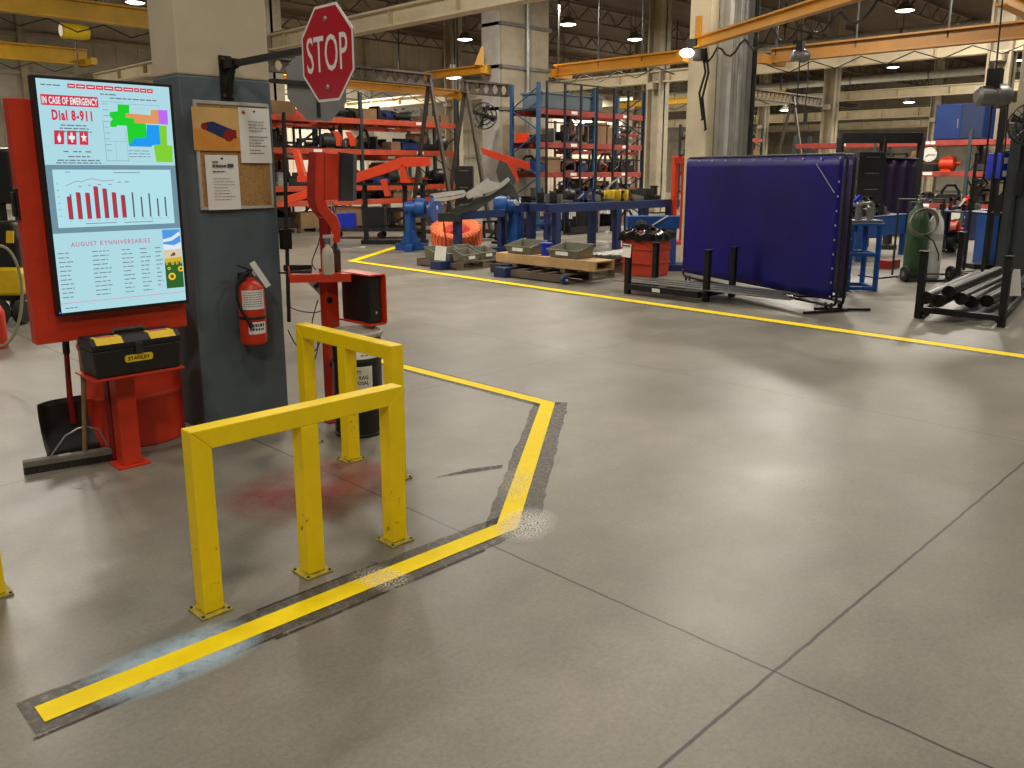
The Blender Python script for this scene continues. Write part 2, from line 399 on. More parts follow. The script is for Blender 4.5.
# column carrying the near jib crane
t=thing('jib_crane_column','big grey clad column behind the blue welding curtain, carrying the orange jib','column',(13.2,8.0,0))
cx,cy=13.06,8.16
M().box(cx-.36,cx-.12,cy-.1,cy+.3,0,9.5).build('cream_shaft',CREAM,t)
M().box(cx-.10,cx+.42,cy-.42,cy+.35,0,9.5).build('core',mat('pale_cladding',(186,184,176),.35,.35,.15,1),t)
m=M()
for k in range(4): m.box(cx-.14,cx-.10,cy-.40+k*.2,cy-.33+k*.2,0,9.5)
for k in range(3): m.box(cx-.06+k*.19,cx+.01+k*.19,cy-.47,cy-.42,0,9.5)
m.build('cladding_rib',mat('pale_cladding',(186,184,176),.35,.35,.15,1),t)
M().tube([(cx-.05,cy-.52,0),(cx-.05,cy-.52,9.5)],.055,12).build('conduit',GALV,t)
M().tube([(cx+.42,cy-.50,0),(cx+.42,cy-.50,9.5)],.04,12).build('conduit',DGRY,t)
M().box(cx-.62,cx-.45,cy+.0,cy+.2,3.55,3.75).build('junction_box',DGRY,t)
p=pD(697,43,14.6); q=g(880,-14,p.z)
t2=thing('jib_crane','bright orange jib crane boom rising to the top edge right of the grey column','crane',(p.x,p.y,p.z))
M().ibeam(p,q,.17,.13,.025).build('boom',CRO,t2)
M().tube([p+ZV*.9,(p.lerp(q,.75))+ZV*.09],.014,8).build('tie_rod',DGRY,t2)
M().box(p.x-.0,p.x+.06,p.y-.05,p.y+.05,p.z-.1,p.z+.42).build('mast_bracket',CRO,t2); M().bar(p+CFH*.05,p+CFH*.35,.14,.14).build('pivot_arm',CRO,t2)
pts=[]
for i in range(33):
    u=i/32; b=p.lerp(q,u); sag=abs(math.sin(u*math.pi*6))*.28; pts.append(b-ZV*(.12+sag*.8)+Vector((.0,0,0)))
M().tube(pts,.016,6).build('festoon_cable',BLK,t2)
fl=thing('flood_lamp','lit flood lamp on the left face of the grey jib crane column','lamp',pD(692,53,14.3))
a=pD(698,55,14.3); M().box(a.x-.06,a.x+.1,a.y-.1,a.y+.06,a.z-.09,a.z+.09).build('housing',DGRY,fl,.01)
b=pD(687,53,14.3); M().lathe(b,[(.02,-.12),(.06,-.07),(.075,0),(.06,.07),(.01,.12)],16,CR).build('lens',LAMP,fl)
m=M(); 
for (x,y0_,y1_) in ((706,48,130),(703,52,120)):
    a=pD(x,y0_,14.28); c_=pD(x-2,y1_,14.28); m.tube([a,a.lerp(c_,.3)+CR*.05,a.lerp(c_,.6)-CR*.04,c_+CR*.03,c_],.02,7)
tag(m.build('hanging_cable',BLK,None,loc=tuple(pD(706,120,14.1))),'black cables hanging down the cream face of the grey jib crane column','cable')
# second jib on the big cream column
bx_,by_=18.6,18.9
t=thing('stained_column','large stained cream column behind the industrial fan, left of the blue rack upright','column',(bx_,by_,0))
M().box(bx_-.5,bx_+1.5,by_-.4,by_+.5,0,9.5).build('casing',DCREAM,t,.01)
M().box(bx_-.56,bx_-.5,by_-.3,by_+.4,0,9.5).build('side_plate',LGRY,t)
m=M()
for z in (3.4,4.6,5.8,7.0): m.box(bx_-.56,bx_+1.56,by_-.46,by_+.56,z,z+.1)
m.build('band',GRY,t)
M().tube([(bx_+.5,by_-.47,0),(bx_+.5,by_-.47,9.5)],.06,10).build('conduit',GALV,t)
q=pD(484,69,25.7); p=g(424,76,q.z)
p=Vector((p.x,p.y,q.z)); t3=thing('jib_crane','orange jib crane boom on the stained cream column above the industrial fan','crane',(q.x,q.y,q.z))
M().ibeam(p,q,.24,.16,.035).build('boom',CRO,t3); M().bar(q,q+CFH*.9+CR*.2,.2,.24).build('wall_bracket',CRO,t3)
M().ext([(0,.1),(-.28,.12),(-.08,.62),(0,.62)],q,CR,ZV,CFH*.06).build('gusset',CRO,t3)
q=g(1002,-4,4.6); p=g(1060,24,4.6); single(M().ibeam(p,q,.3,.2,.03),'jib_crane',CRO,'orange boom end crossing the top right corner','crane')
# hoists with chains
def hoist(px,py,D,label,s=1.0):
    c=pD(px,py,D); t=thing('chain_hoist',label,'hoist',(c.x,c.y,c.z),'chain hoists under the jibs')
    M().lathe(c-CR*.22*s,[(.08*s,0),(.13*s,.03*s),(.13*s,.22*s),(.16*s,.24*s),(.16*s,.34*s),(.1*s,.44*s)],16,CR).build('motor_housing',GRY,t)
    M().box(c.x-.08*s,c.x+.08*s,c.y-.08*s,c.y+.08*s,c.z+.1*s,c.z+.34*s).build('top_hook_block',BLKM,t)
    M().tube([c-ZV*.1*s,c-ZV*1.0*s],.014,6).build('chain',BLKM,t)
    h=c-ZV*1.0*s
    M().tube([h,h-ZV*.06*s,h+CR*.06*s-ZV*.12*s,h-ZV*.19*s,h-CR*.06*s-ZV*.14*s],.018*s,8).build('hook',BLKM,t)
    M().tube([c+ZV*.3*s,c+ZV*1.6*s-CR*.03],.012,6).build('support_chain',BLKM,t)
    M().tube([c+CR*.2*s,c+CR*.24*s-ZV*.7*s,c+CR*.2*s-ZV*1.3*s],.012,6).build('control_cable',BLK,t)
    M().box(c.x+.13*s,c.x+.2*s,c.y-.2*s,c.y-.13*s,c.z-1.55*s,c.z-1.28*s).build('pendant',BLK,t)
hoist(800,56,17,'hoist with dangling chains right of the grey jib crane column',.8)
hoist(993,96,12.6,'grey hoist hanging right of the blue cabinet on the far red rack',1.1)
# ------------------------------------------------------------------ high bay lamps
def highbay(x,y,z,label):
    t=thing('high_bay_lamp',label,'lamp',(x,y,z),'lit high bay lamps under the roof')
    M().lathe((x,y,z),[(.34,-.02),(.33,.0),(.26,.12),(.14,.24),(.10,.26),(.10,.46),(.03,.5)],20).build('housing',GRY,t)
    M().lathe((x,y,z-.06),[(.02,0),(.2,.005),(.31,.04)],20).build('lens',LAMP,t)
    M().tube([(x,y,z+.48),(x,y,9.58)],.012,6).build('rod',DGRY,t)
for (px,py,z,l) in [(465,39,7.2,'lit high bay lamp above the orange boom on the stained cream column'),
                  (568,24,7.2,'lit high bay lamp nearest the top edge, above the wire fence'),
                  (635,39,7.2,'lit high bay lamp just left of the grey jib crane column'),
                  (810,43,7.2,'lit high bay lamp right of the grey jib crane column, beside hoist chains'),
                  (905,10,7.2,'lit high bay lamp highest in the upper right part of the roof'),
                  (893,67,7.2,'lit high bay lamp below the long cream girder, above the far racks'),
                  (909,102,5.6,'lit high bay lamp lowest of those left of the blue cabinet'),
                  (1018,60,7.2,'lit high bay lamp at the right edge under the cream girder'),
                  (785,110,5.4,'low distant lamp seen under the right gantry beam'),
                  (453,77,5.2,'distant lamp seen below the orange boom on the stained cream column'),
                  (135,2,7.4,'lit high bay lamp at the top edge above the television')]:
    P=g(px,py,z); highbay(P.x,P.y,z,l)
# ================================================================== FOREGROUND
# painted floor lines
DPR=patchy('dark_scuffed_primer',(76,70,60),.5,34,.34,.52,.62)
def strip(pts,w,z,dz=.0):
    """mitred flat band along a polyline"""
    P=[Vector((a,b,0)) for a,b in pts]; L_=[];R_=[]
    for i,p in enumerate(P):
        if i==0: d=(P[1]-p).normalized(); nn=Vector((-d.y,d.x,0)); k=1
        elif i==len(P)-1: d=(p-P[i-1]).normalized(); nn=Vector((-d.y,d.x,0)); k=1
        else:
            d1=(p-P[i-1]).normalized(); d2=(P[i+1]-p).normalized(); n1=Vector((-d1.y,d1.x,0)); n2=Vector((-d2.y,d2.x,0)); nn=(n1+n2).normalized(); k=1/max(.35,nn.dot(n1))
        L_.append(p+nn*w/2*k+ZV*z); R_.append(p-nn*w/2*k+ZV*z)
    m=M()
    for i in range(len(P)-1): m.face([R_[i],R_[i+1],L_[i+1],L_[i]])
    return m
near=[(.582,2.594),(2.545,2.577),(4.228,3.87),(4.205,6.3)]
t=thing('painted_floor_line','bent yellow floor line running round the yellow guard rails, with dark scuffed borders','floor marking',(.55,2.57,0))
strip(near,.10,.0030).build('yellow_stripe',YELF,t)
m=M()
def jag(p,q,w,n_=26,amp=.012):
    p=Vector((p[0],p[1],0));q=Vector((q[0],q[1],0)); d=(q-p); nn=Vector((-d.y,d.x,0)).normalized(); a=[];b=[]
    for i in range(n_+1):
        c=p+d*i/n_; a.append(c+nn*(w/2+random.uniform(-amp,amp))+ZV*.0015); b.append(c-nn*(w/2+random.uniform(-amp,amp))+ZV*.0015)
    for i in range(n_): m.face([b[i],b[i+1],a[i+1],a[i]])
jag((.545,2.60),(2.60,2.58),.215,40,.007); jag((2.51,2.53),(4.275,3.88),.245,34,.008); jag((4.21,3.80),(4.205,6.3),.17,20,.006)
m.build('scuffed_border',DPR,t)
m=M(); m.box(.53,1.35,2.478,2.490,.0016,.0019); m.box(1.3,2.3,2.462,2.478,.0016,.0019); m.box(1.35,1.9,2.69,2.702,.0016,.0019)
m.build('old_line_edge',patchy('old_dark_adhesive_edge',(58,44,32),.6,18,.38,.5,.7),t)
def spray(x,y,a,b,rot,nm,col,label,sc_=60,lo=.45,hi=.6,am=.85,pw=2.2,z=.0042):
    m_=patchy(nm,col,.4,sc_,lo,hi,am,dim=(a,b,pw)); me=M().face([(-a,-b,0),(a,-b,0),(a,b,0),(-a,b,0)])
    o=me.build('overspray',m_); tag(o,label,'floor marking'); o.location=(x,y,z); o.rotation_euler.z=rot; return o
spray(1.0,2.59,.30,.16,-.02,'pale_blue_spray',(188,212,226),'pale blue overspray haze on the yellow floor line near its left end',12,.2,.5,.78,3,.0026)
spray(1.83,2.575,.10,.15,.2,'white_spray_middle',(226,222,206),'small speckled white overspray patch on the yellow floor line below the middle rail post',110,.47,.56,.8,2.5)
spray(2.62,2.52,.21,.14,.5,'white_spray_corner',(232,228,214),'large speckled white overspray patch at the bend of the yellow floor line',110,.44,.54,.9,2.5)
spray(2.95,2.93,.26,.10,.66,'white_spray_slope',(210,206,180),'faint white speckle on the slanted stretch of the yellow floor line',120,.49,.56,.6,2.5)
spray(2.20,3.62,.52,.42,.2,'old_red_paint_stain',(156,52,46),'worn dull red paint stain on the floor behind the near guard rail',4,.30,.62,.62,3,.002)
spray(2.75,4.75,.30,.16,0,'old_red_paint_stain_by_stand',(170,58,44),'worn red paint stain on the floor beneath the red computer stand',5,.30,.6,.7,3,.002)
single(M().add([pp+ZV*.0022 for pp in (g(434,478),g(502,468),g(503,465),g(470,469))],[(0,1,2,3)]),'skid_mark',patchy('black_skid_rubber',(52,50,48),.6,30,.3,.55,.8),'short black skid mark on the floor inside the yellow line bend','floor marking')
far=[(8.27,.7),(8.352,1.96),(8.83,12.98),(11.35,14.88)]
t=thing('painted_floor_line','long yellow floor line crossing the aisle in front of the blue curtain','floor marking',(8.3,.9,0))
strip(far,.16,.003).build('yellow_stripe',YELF,t)
strip([(8.25,.7),(8.332,1.96),(8.81,12.9)],.30,.0015).build('scuffed_border',patchy('faint_grey_scuff',(96,92,84),.5,20,.4,.6,.5),t)
# guard rails
def guard(name_label,p0,along,length,loc,posts,H=.708):
    """along 'x' or 'y'"""
    t=thing('guard_rail',name_label,'guard rail',loc,'yellow tube guard rails',rz=(0 if along=='x' else math.pi/2))
    W=.076
    # mitred top beam and posts in the local x direction
    m=M()
    m.ext([(0,H),(length,H),(length-W,H-W),(W,H-W)],(0,W,0),UX,ZV,(0,-W,0)); m.build('top_beam',YEL,t,.004)
    for i,x in enumerate(posts):
        m=M()
        if i==0: m.ext([(0,0.011),(W,.011),(W,H-W),(0,H)],(0,W,0),UX,ZV,(0,-W,0))
        elif i==len(posts)-1: m.ext([(x,.011),(x+W,.011),(x+W,H),(x,H-W)],(0,W,0),UX,ZV,(0,-W,0))
        else: m.ext([(x,.011),(x+W,.011),(x+W,H-W),(x,H-W)],(0,W,0),UX,ZV,(0,-W,0))
        o=m.build('post',YEL,t,.004)
        b=M(); c=x+W/2; b.box(c-.060,c+.060,W/2-.060,W/2+.060,0,.009)
        bp=b.build('base_plate',mat('worn_yellow_plate',(190,172,40),.55,0,.2,30,.1,col2=(120,112,60)),o,.002)
        for a_ in (-1,1):
            for b_ in (-1,1): M().lathe((c+a_*.050,W/2+b_*.050,.009),[(.006,0),(.006,.005),(.003,.007)],8).build('anchor_bolt',DGRY,o)
        s=M()
        # scuffed paint low on the post
        s.box(x-.0008,x+W+.0008,-.0008,W+.0008,.011,.30)
        s.build('scuff_marks',patchy('chipped_dark_scuffs',(72,62,30),.6,22,.60,.66,.85),o)
    return t
guard('near yellow guard rail with three posts, standing parallel to the yellow floor line',0,'x',.935,(1.192,2.785,0),[0,.438,.859])
guard('rear yellow guard rail in front of the black rag drum',0,'y',.93,(2.606,3.40,0),[0,.425,.854],.730)
guard('yellow guard rail cut off by the left edge, only a post foot showing',0,'x',.905,(.725-.905,3.49,0),[0,.415,.829])
# main column
t=thing('building_column','thick column painted slate blue below and cream above, behind the wall television','column',(2.55,5.2,0))
M().box(2.222,2.812,4.95,5.31,0,2.155).build('blue_lower_shaft',SLATE,t,.012)
M().box(2.224,2.810,4.952,5.308,2.155,9.5).build('cream_upper_shaft',CONC,t,.012)
# stop signs
def octa(r):  # flat-to-flat 2r
    k=r*math.tan(math.pi/8); return [(-k,r),(k,r),(r,k),(r,-k),(k,-r),(-k,-r),(-r,-k),(-r,k)]
# sign plane x=2.5, seen from -x: image right is -y
t=thing('stop_sign','red STOP sign on a steel arm projecting from the thick column','sign',(2.55,4.97,2.2))
SX,SY,SZ=2.50,3.822,2.187; u=Vector((0,-1,0)); v=ZV; R_=.233
M().ext(octa(R_),(SX,SY,SZ),u,v,UX*.004).build('sign_panel',ALU,t)
M().ext(octa(R_),(SX-.001,SY,SZ),u,v,-UX*.001).build('white_border',mat('white_reflective_sheeting',(225,222,214),.4,0,.03,3),t)
M().ext(octa(R_*.945),(SX-.0022,SY,SZ),u,v,-UX*.0008).build('red_face',REDS,t)
text_m(M(),'STOP',(SX-.0040,SY+.185,SZ-.088),u,v,.37,.178,off=.004).build('lettering',mat('white_reflective_sheeting',(225,222,214)),t)
for z in (.165,-.165): M().lathe((SX-.003,SY,SZ+z),[(.014,0),(.014,.003),(.008,.009)],10,(-1,0,0)).build('bolt',GALV,t)
M().bar((SX+.025,4.93,2.228),(SX+.025,SY-.16,2.228),.035,.035).build('arm',DGRY,t,.003)
M().box(SX+.004,SX+.012,SY-.02,SY+.02,1.99,2.36).build('stiffener',GALV,t)
m=M().box(2.475,2.555,4.936,4.95,2.02,2.28); m.bar((2.515,4.93,2.04),(2.515,4.85,2.205),.03,.02); m.box(2.49,2.54,4.82,4.94,2.20,2.255)
m.build('wall_bracket',BLKM,t,.003)
m=M()
for z in (2.05,2.26): m.lathe((2.495,4.936,z),[(.012,0),(.012,.01)],6,(0,-1,0)); m.lathe((2.54,4.936,z),[(.012,0),(.012,.01)],6,(0,-1,0))
m.build('bracket_bolt',COPPER,t)
t=thing('stop_sign','second road sign seen from its plain grey back, behind the red STOP sign','sign',(2.84,5.2,2.2))
M().ext(octa(.233),(3.31,5.2,2.18),UX,ZV,UY*.004).build('sign_panel',ALU,t)
M().box(3.30,3.32,5.188,5.2,1.97,2.39).build('stiffener',DGRY,t)
M().bar((2.835,5.178,2.185),(3.5,5.178,2.185),.022,.03).build('arm',DGRY,t,.002)
M().box(2.835,2.85,5.10,5.24,2.1,2.27).build('wall_bracket',BLKM,t)
M().ext(octa(.22),(3.31,5.205,2.18),UX,ZV,UY*.001).build('red_face',REDS,t)
# cork board and papers on the column face
FY=4.95
t=thing('notice_board','cork notice board in a whitish frame on the blue face of the thick column','notice board',(2.54,FY,1.38))
M().box(2.31,2.77,FY-.015,FY-.001,1.385,2.005).build('cork',CORK,t)
m=M(); m.box(2.295,2.778,FY-.022,FY-.001,1.995,2.015).box(2.295,2.778,FY-.022,FY-.001,1.375,1.392).box(2.295,2.31,FY-.022,FY-.001,1.392,1.995).box(2.763,2.778,FY-.022,FY-.001,1.392,1.995)
m.build('frame',LGRY,t,.002)
m=M()
for i in range(40): 
    x=random.uniform(2.33,2.75); z=random.choice([random.uniform(1.40,1.5),random.uniform(1.94,1.985),random.uniform(1.5,1.75)])
    m.lathe((x,FY-.015,z),[(.003,0),(.003,.002)],6,(0,-1,0))
m.build('pin_holes',BLK,t)
def paper(x0,x1,z0,z1,y,nm,label,tilt=0):
    t=thing(nm,label,'paper',((x0+x1)/2,y,z0)); m=M(); n_=6
    m.grid(lambda fx,fz:(x0+(x1-x0)*fx+tilt*(fz-.5),y-.003-.006*(1-fz)*math.sin(fx*3)-.004*fx*(1-fz),z0+(z1-z0)*fz),n_,n_)
    m.build('sheet',PAPER,t); M().lathe(((x0+x1)/2,y-.004,z1-.02),[(.006,0),(.006,.006),(.003,.009)],10,(0,-1,0)).build('push_pin',BLK,t); return t
t=paper(2.568,2.775,1.655,1.985,FY-.024,'printed_notice','white printed sheet pinned at the upper right of the cork board')
m=M(); dashes(m,(2.625,FY-.036,1.90),UX,ZV,.13,4,.018,.004); dashes(m,(2.625,FY-.036,1.81),UX,ZV,.13,4,.018,.004); dashes(m,(2.625,FY-.036,1.73),UX,ZV,.10,2,.018,.004); m.build('print',INK,t)['kind']='stuff'
M().ext([(-.014,0),(0,.012),(.014,0),(0,-.012)],(2.60,FY-.030,1.955),UX,ZV,(0,-.001,0)).build('red_logo',RED,t)
t=paper(2.335,2.545,1.375,1.70,FY-.024,'printed_notice','white printed sheet pinned at the lower left of the cork board')
m=M(); dashes(m,(2.375,FY-.036,1.655),UX,ZV,.05,1,.02,.009); dashes(m,(2.375,FY-.036,1.63),UX,ZV,.09,1,.02,.012,0); dashes(m,(2.375,FY-.036,1.60),UX,ZV,.12,1,.02,.006); dashes(m,(2.375,FY-.036,1.56),UX,ZV,.14,8,.018,.0025)
m.box(2.47,2.51,FY-.0362,FY-.036,1.628,1.648); m.build('print',INK,t)['kind']='stuff'
t=thing('photo_print','colour print of a dark blue machine part pinned upper left on the cork board','poster',(2.45,FY-.03,1.72))
M().box(2.275,2.566,FY-.0275,FY-.026,1.725,1.975).build('sheet',mat('warm_photo_background',(206,160,84),.5,0,.15,5,col2=(226,190,130)),t)
m=M().ext([(2.277,1.727),(2.564,1.727),(2.564,1.80),(2.44,1.86),(2.277,1.85)],(0,FY-.0278,0),UX,ZV,(0,-.0004,0)); m.build('printed_floor',mat('printed_orange_floor',(224,150,62),.5,0,.1,9),t)
M().ext([(2.345,1.885),(2.40,1.895),(2.525,1.85),(2.515,1.79),(2.48,1.79),(2.35,1.845)],(0,FY-.0286,0),UX,ZV,(0,-.0004,0)).build('printed_machine',NAVY,t)
m=M().lathe((2.495,FY-.029,1.815),[(.034,0),(.034,.0008)],18,(0,-1,0)); M().lathe((2.345,FY-.029,1.865),[(.02,0),(.02,.0008)],14,(0,-1,0)).build('printed_end_cap',REDK,t); m.ext([(2.50,1.80),(2.548,1.80),(2.545,1.85),(2.51,1.85)],(0,FY-.0288,0),UX,ZV,(0,-.0004,0))
m.build('printed_end_cap',REDK,t)
# fire extinguisher
ex,ey=2.535,4.845
t=thing('fire_extinguisher','red fire extinguisher with a white tag hung on the blue face of the thick column','fire extinguisher',(ex,ey,.53))
M().lathe((ex,ey,.535),[(.06,0),(.079,.012),(.082,.03),(.082,.32),(.075,.36),(.05,.392),(.028,.405),(.026,.425)],32).build('cylinder',RED,t)
m=M().lathe((ex,ey,.955),[(.024,0),(.026,.02),(.018,.035)],14); m.box(ex-.016,ex+.016,ey-.022,ey+.022,.972,1.0); m.build('valve',DGRY,t,.002)
m=M().bar((ex+.012,ey,1.0),(ex-.085,ey-.012,1.038),.022,.006); m.bar((ex+.01,ey,.988),(ex-.075,ey-.01,.985),.022,.006); m.bar((ex,ey,.995),(ex+.055,ey,1.012),.02,.006)
m.build('handle',BLKM,t,.001)
M().lathe((ex+.02,ey-.022,.985),[(.018,0),(.018,.012)],14,(0,-1,0)).build('gauge',LGRY,t)
M().tube([(ex-.02,ey-.01,.985),(ex-.07,ey-.03,.975),(ex-.105,ey-.03,.92),(ex-.11,ey-.03,.83),(ex-.09,ey-.045,.75),(ex-.065,ey-.07,.70)],.0095,10).build('hose',RUB,t)
M().tube([(ex-.068,ey-.068,.705),(ex-.05,ey-.08,.655)],[.012,.016],10).build('nozzle',BLK,t)
def wraplabel(cx_,cy_,r,a0,a1,z0,z1,n_=14):
    m=M()
    for i in range(n_):
        t0=a0+(a1-a0)*i/n_; t1=a0+(a1-a0)*(i+1)/n_
        m.add([(cx_+r*math.cos(t0),cy_+r*math.sin(t0),z0),(cx_+r*math.cos(t1),cy_+r*math.sin(t1),z0),(cx_+r*math.cos(t1),cy_+r*math.sin(t1),z1),(cx_+r*math.cos(t0),cy_+r*math.sin(t0),z1)],[(0,1,2,3)],True)
    return m
fa=math.atan2(-ey,-ex)   # towards the aisle
wraplabel(ex,ey,.0835,fa-.75,fa+1.05,.765,.885).build('label_upper',PAPER,t)
wraplabel(ex,ey,.0835,fa-.35,fa+1.05,.61,.685).build('label_lower',PAPER,t)
def wraprows(cx_,cy_,r,a0,a1,z,rows,gap,h,nn=9):
    m=M()
    for i in range(rows):
        a=a0
        while a<a1-.05:
            da=random.uniform(.08,.2); m.add(wraplabel(cx_,cy_,r,a,min(a1,a+da),z-i*gap,z-i*gap+h,2).v,[(0,1,2,3),(4,5,6,7)]); a+=da+.05
    return m
m=wraprows(ex,ey,.0842,fa-.6,fa+.9,.868,7,.014,.004); m.v+=[]; m.build('print_upper',INK,t)
m=wraprows(ex,ey,.0842,fa-.2,fa+.95,.655,1,.02,.02); mm=wraprows(ex,ey,.0842,fa-.25,fa+.95,.632,1,.02,.014); m.add(mm.v,mm.f); m.build('print_lower',INK,t)
M().lathe((ex,ey,.70),[(.0845,0),(.0845,.018)],28).build('strap',DGRY,t)
M().box(ex-.03,ex+.03,ey+.075,FY,.60,.98).build('wall_hook',DGRY,t)
m=M(); a=Vector((ex+.0,ey-.035,1.055)); b=Vector((ex+.075,ey-.085,.90)); m.bar(a,b,.036,.0012,up=(-.6,-.6,.2)); m.build('inspection_tag',PAPER,t)
# television stand
t=thing('television_stand','red steel stand holding the upright television, with a shelf and one leg','stand',(1.6,4.72,0))
M().box(1.272,2.072,4.752,4.772,.722,1.955).build('back_panel',RED,t,.003)
m=M().box(1.272,1.284,4.772,4.83,.725,1.955); m.box(2.066,2.078,4.772,4.83,.725,1.955); m.box(1.284,2.066,4.772,4.83,.725,.737); m.build('panel_flange',RED,t)
M().box(1.440,1.912,4.46,4.752,.542,.553).build('shelf',RED,t,.002)
M().box(1.595,1.695,4.62,4.72,.012,.542).build('leg',RED,t,.004)
M().box(1.565,1.735,4.60,4.76,0,.012).build('foot_plate',RED,t,.002)
M().box(1.60,1.66,4.772,4.83,.012,.75).build('rear_leg',REDK,t,.004)
m=M().box(1.262,1.272,4.76,4.83,1.36,1.52); m.box(1.25,1.262,4.775,4.82,1.38,1.50); m.build('side_switch_box',BLK,t,.003)
# television with its picture
TX0,TX1,TZ0,TZ1,TY=1.372,2.072,.864,2.068,4.700
t=thing('television','upright wall television showing an emergency notice, bar chart and name list','television',(1.72,TY,.862))
M().box(TX0,TX1,TY,TY+.052,TZ0,TZ1).build('casing',BLK,t,.004)
sx0,sx1,sz0,sz1=TX0+.020,TX1-.018,TZ0+.018,TZ1-.016
SP=lambda u_,v_,k=1: Vector((sx0+(sx1-sx0)*u_, TY-.0006*k, sz1-(sz1-sz0)*v_))
scr=M().face([SP(0,1),SP(1,1),SP(1,0),SP(0,0)]).build('screen',emit('screen_pale_cyan',(172,216,226),1.0),t)
ES=1.0
def scol(c): return emit('screen_%d_%d_%d'%c,c,ES)
def srect(m,u0,v0,u1,v1,k): return m.face([SP(u0,v1,k),SP(u1,v1,k),SP(u1,v0,k),SP(u0,v0,k)])
def spoly(m,pts,k): return m.face([SP(a,b,k) for a,b in pts])
def stext(m,s_,u0,v0,u1,v1,k,off=0,space=1.0): return text_m(m,s_,SP(u0,v1,k),UX,ZV,(sx1-sx0)*(u1-u0),(sz1-sz0)*(v1-v0),off,space)
def zc(x,y):  # reading of the zoomed photograph, corrected for its slant
    xl=35+(y-42)*.1175; wd=870-(y-42)*.054; yt=42+(x-35)*.061; return ((x-xl)/wd,.354*(y-yt)/(595-yt))
m=M()
for i,(a,b) in enumerate([(228,276),(282,340),(346,403),(408,455),(460,522),(528,582),(588,656),(661,696),(701,745),(749,790)]):
    u0=zc(a,80)[0]; u1=zc(b,90)[0]; srect(m,u0,.014,u1,.032,2)
srect(m,.02,.064,.43,.108,2)
spoly(m,[zc(*p_) for p_ in [(150,375),(210,375),(212,465),(154,465)]][::-1],2); spoly(m,[zc(*p_) for p_ in [(228,376),(285,376),(288,467),(232,466)]][::-1],2); spoly(m,[zc(*p_) for p_ in [(304,377),(358,378),(361,468),(308,467)]][::-1],2)
m.build('red_banners',scol((206,44,72)),scr)
m=M(); stext(m,'IN CASE OF EMERGENCY',.028,.071,.424,.102,3,.03,1.12)
# flame, cross and star symbols
def icon(pts,cx_,cy_,su,sv): spoly(m,[(cx_+a*su,cy_-b*sv) for a,b in pts],3)
cxs=[zc(181,420),zc(258,421),zc(333,422)]
m.build('banner_lettering',scol((226,240,240)),scr); m=M()
icon([(-.5,-.4),(-.2,-.95),(.2,-.95),(.55,-.4),(.45,.1),(.1,.95),(-.1,.4),(-.45,.1)],cxs[0][0],cxs[0][1],.026,.022); m.build('flame_symbol',scol((226,240,240)),scr); m=M()
icon([(-.28,-.85),(.28,-.85),(.28,-.3),(.85,-.3),(.85,.3),(.28,.3),(.28,.85),(-.28,.85),(-.28,.3),(-.85,.3),(-.85,-.3),(-.28,-.3)],cxs[1][0],cxs[1][1],.026,.024); m.build('cross_symbol',scol((226,240,240)),scr); m=M()
st=[((.95 if i%2==0 else .4)*math.sin(i*math.pi/5),(.95 if i%2==0 else .4)*math.cos(i*math.pi/5)) for i in range(10)]
icon(st,cxs[2][0],cxs[2][1],.026,.024); m.build('star_symbol',scol((226,240,240)),scr); m=M()
for i,(a,b) in enumerate([(228,276),(282,340),(346,403),(408,455),(460,522),(528,582),(588,656),(661,696),(701,745),(749,790)]):
    u0=zc(a,80)[0]; u1=zc(b,90)[0]; srect(m,u0+.01,.021,u1-.01,.025,3)
m.build('button_print',scol((226,240,240)),scr)
stext(M(),'Dial 8-911',.085,.124,.375,.170,3,.045,1.2).build('dial_lettering',scol((206,44,72)),scr)
m=M()
def srow(u0,u1,v_,h=.005,k=2):
    x=u0
    while x<u1-.01: l=random.uniform(.02,.06); srect(m,x,v_,min(x+l,u1),v_+h,k); x+=l+.008
for (a,b,c_) in [(.14,.33,.186),(.13,.34,.199),(.12,.36,.212),(.14,.19,.297),(.21,.27,.297),(.30,.34,.297),(.17,.33,.318),(.09,.40,.334),(.08,.41,.345),(.03,.18,.022),(.45,.58,.047),(.52,.90,.062)]: srow(a,b,c_)
for i in range(9): srow(.46,.5,.09+i*.025,.002)
for i in range(3): srow(.63,.80,.29+i*.013,.003)
m.build('small_print',scol((92,116,128)),scr)['kind']='stuff'
m=M()   # faint wall plan lines
for (a,b,c_,d_) in [(.45,.08,.62,.0825),(.45,.16,.455,.34),(.62,.20,.624,.34),(.45,.335,.62,.338),(.45,.25,.62,.252),(.53,.25,.533,.335),(.66,.085,.9,.087),(.9,.085,.903,.13)]: srect(m,a,b,c_,d_,2)
m.build('plan_lines',scol((140,176,188)),scr)
def mp(pts,c,k,nm):
    q_=[zc(*p_) for p_ in pts]; M().face([SP(a,b,k) for a,b in q_[::-1]]).build(nm,scol(c),scr)
mp([(550,205),(628,208),(628,262),(742,334),(745,420),(660,470),(622,470),(610,342),(545,340),(540,352),(502,350),(500,318),(518,300),(496,280),(498,255),(550,250)],(20,206,40),2,'green_map_area')
mp([(603,262),(775,275),(775,240),(828,240),(832,330),(665,325),(660,295),(605,290)],(222,150,90),3,'orange_map_area')
mp([(828,240),(893,242),(896,335),(832,330)],(186,104,240),3,'purple_map_area')
mp([(745,335),(832,338),(838,462),(780,468),(778,478),(622,475),(660,425),(742,418)],(20,152,240),4,'blue_map_area')
mp([(832,338),(885,342),(886,468),(922,470),(924,578),(808,575),(790,465),(838,462)],(126,206,46),4,'lime_map_area')
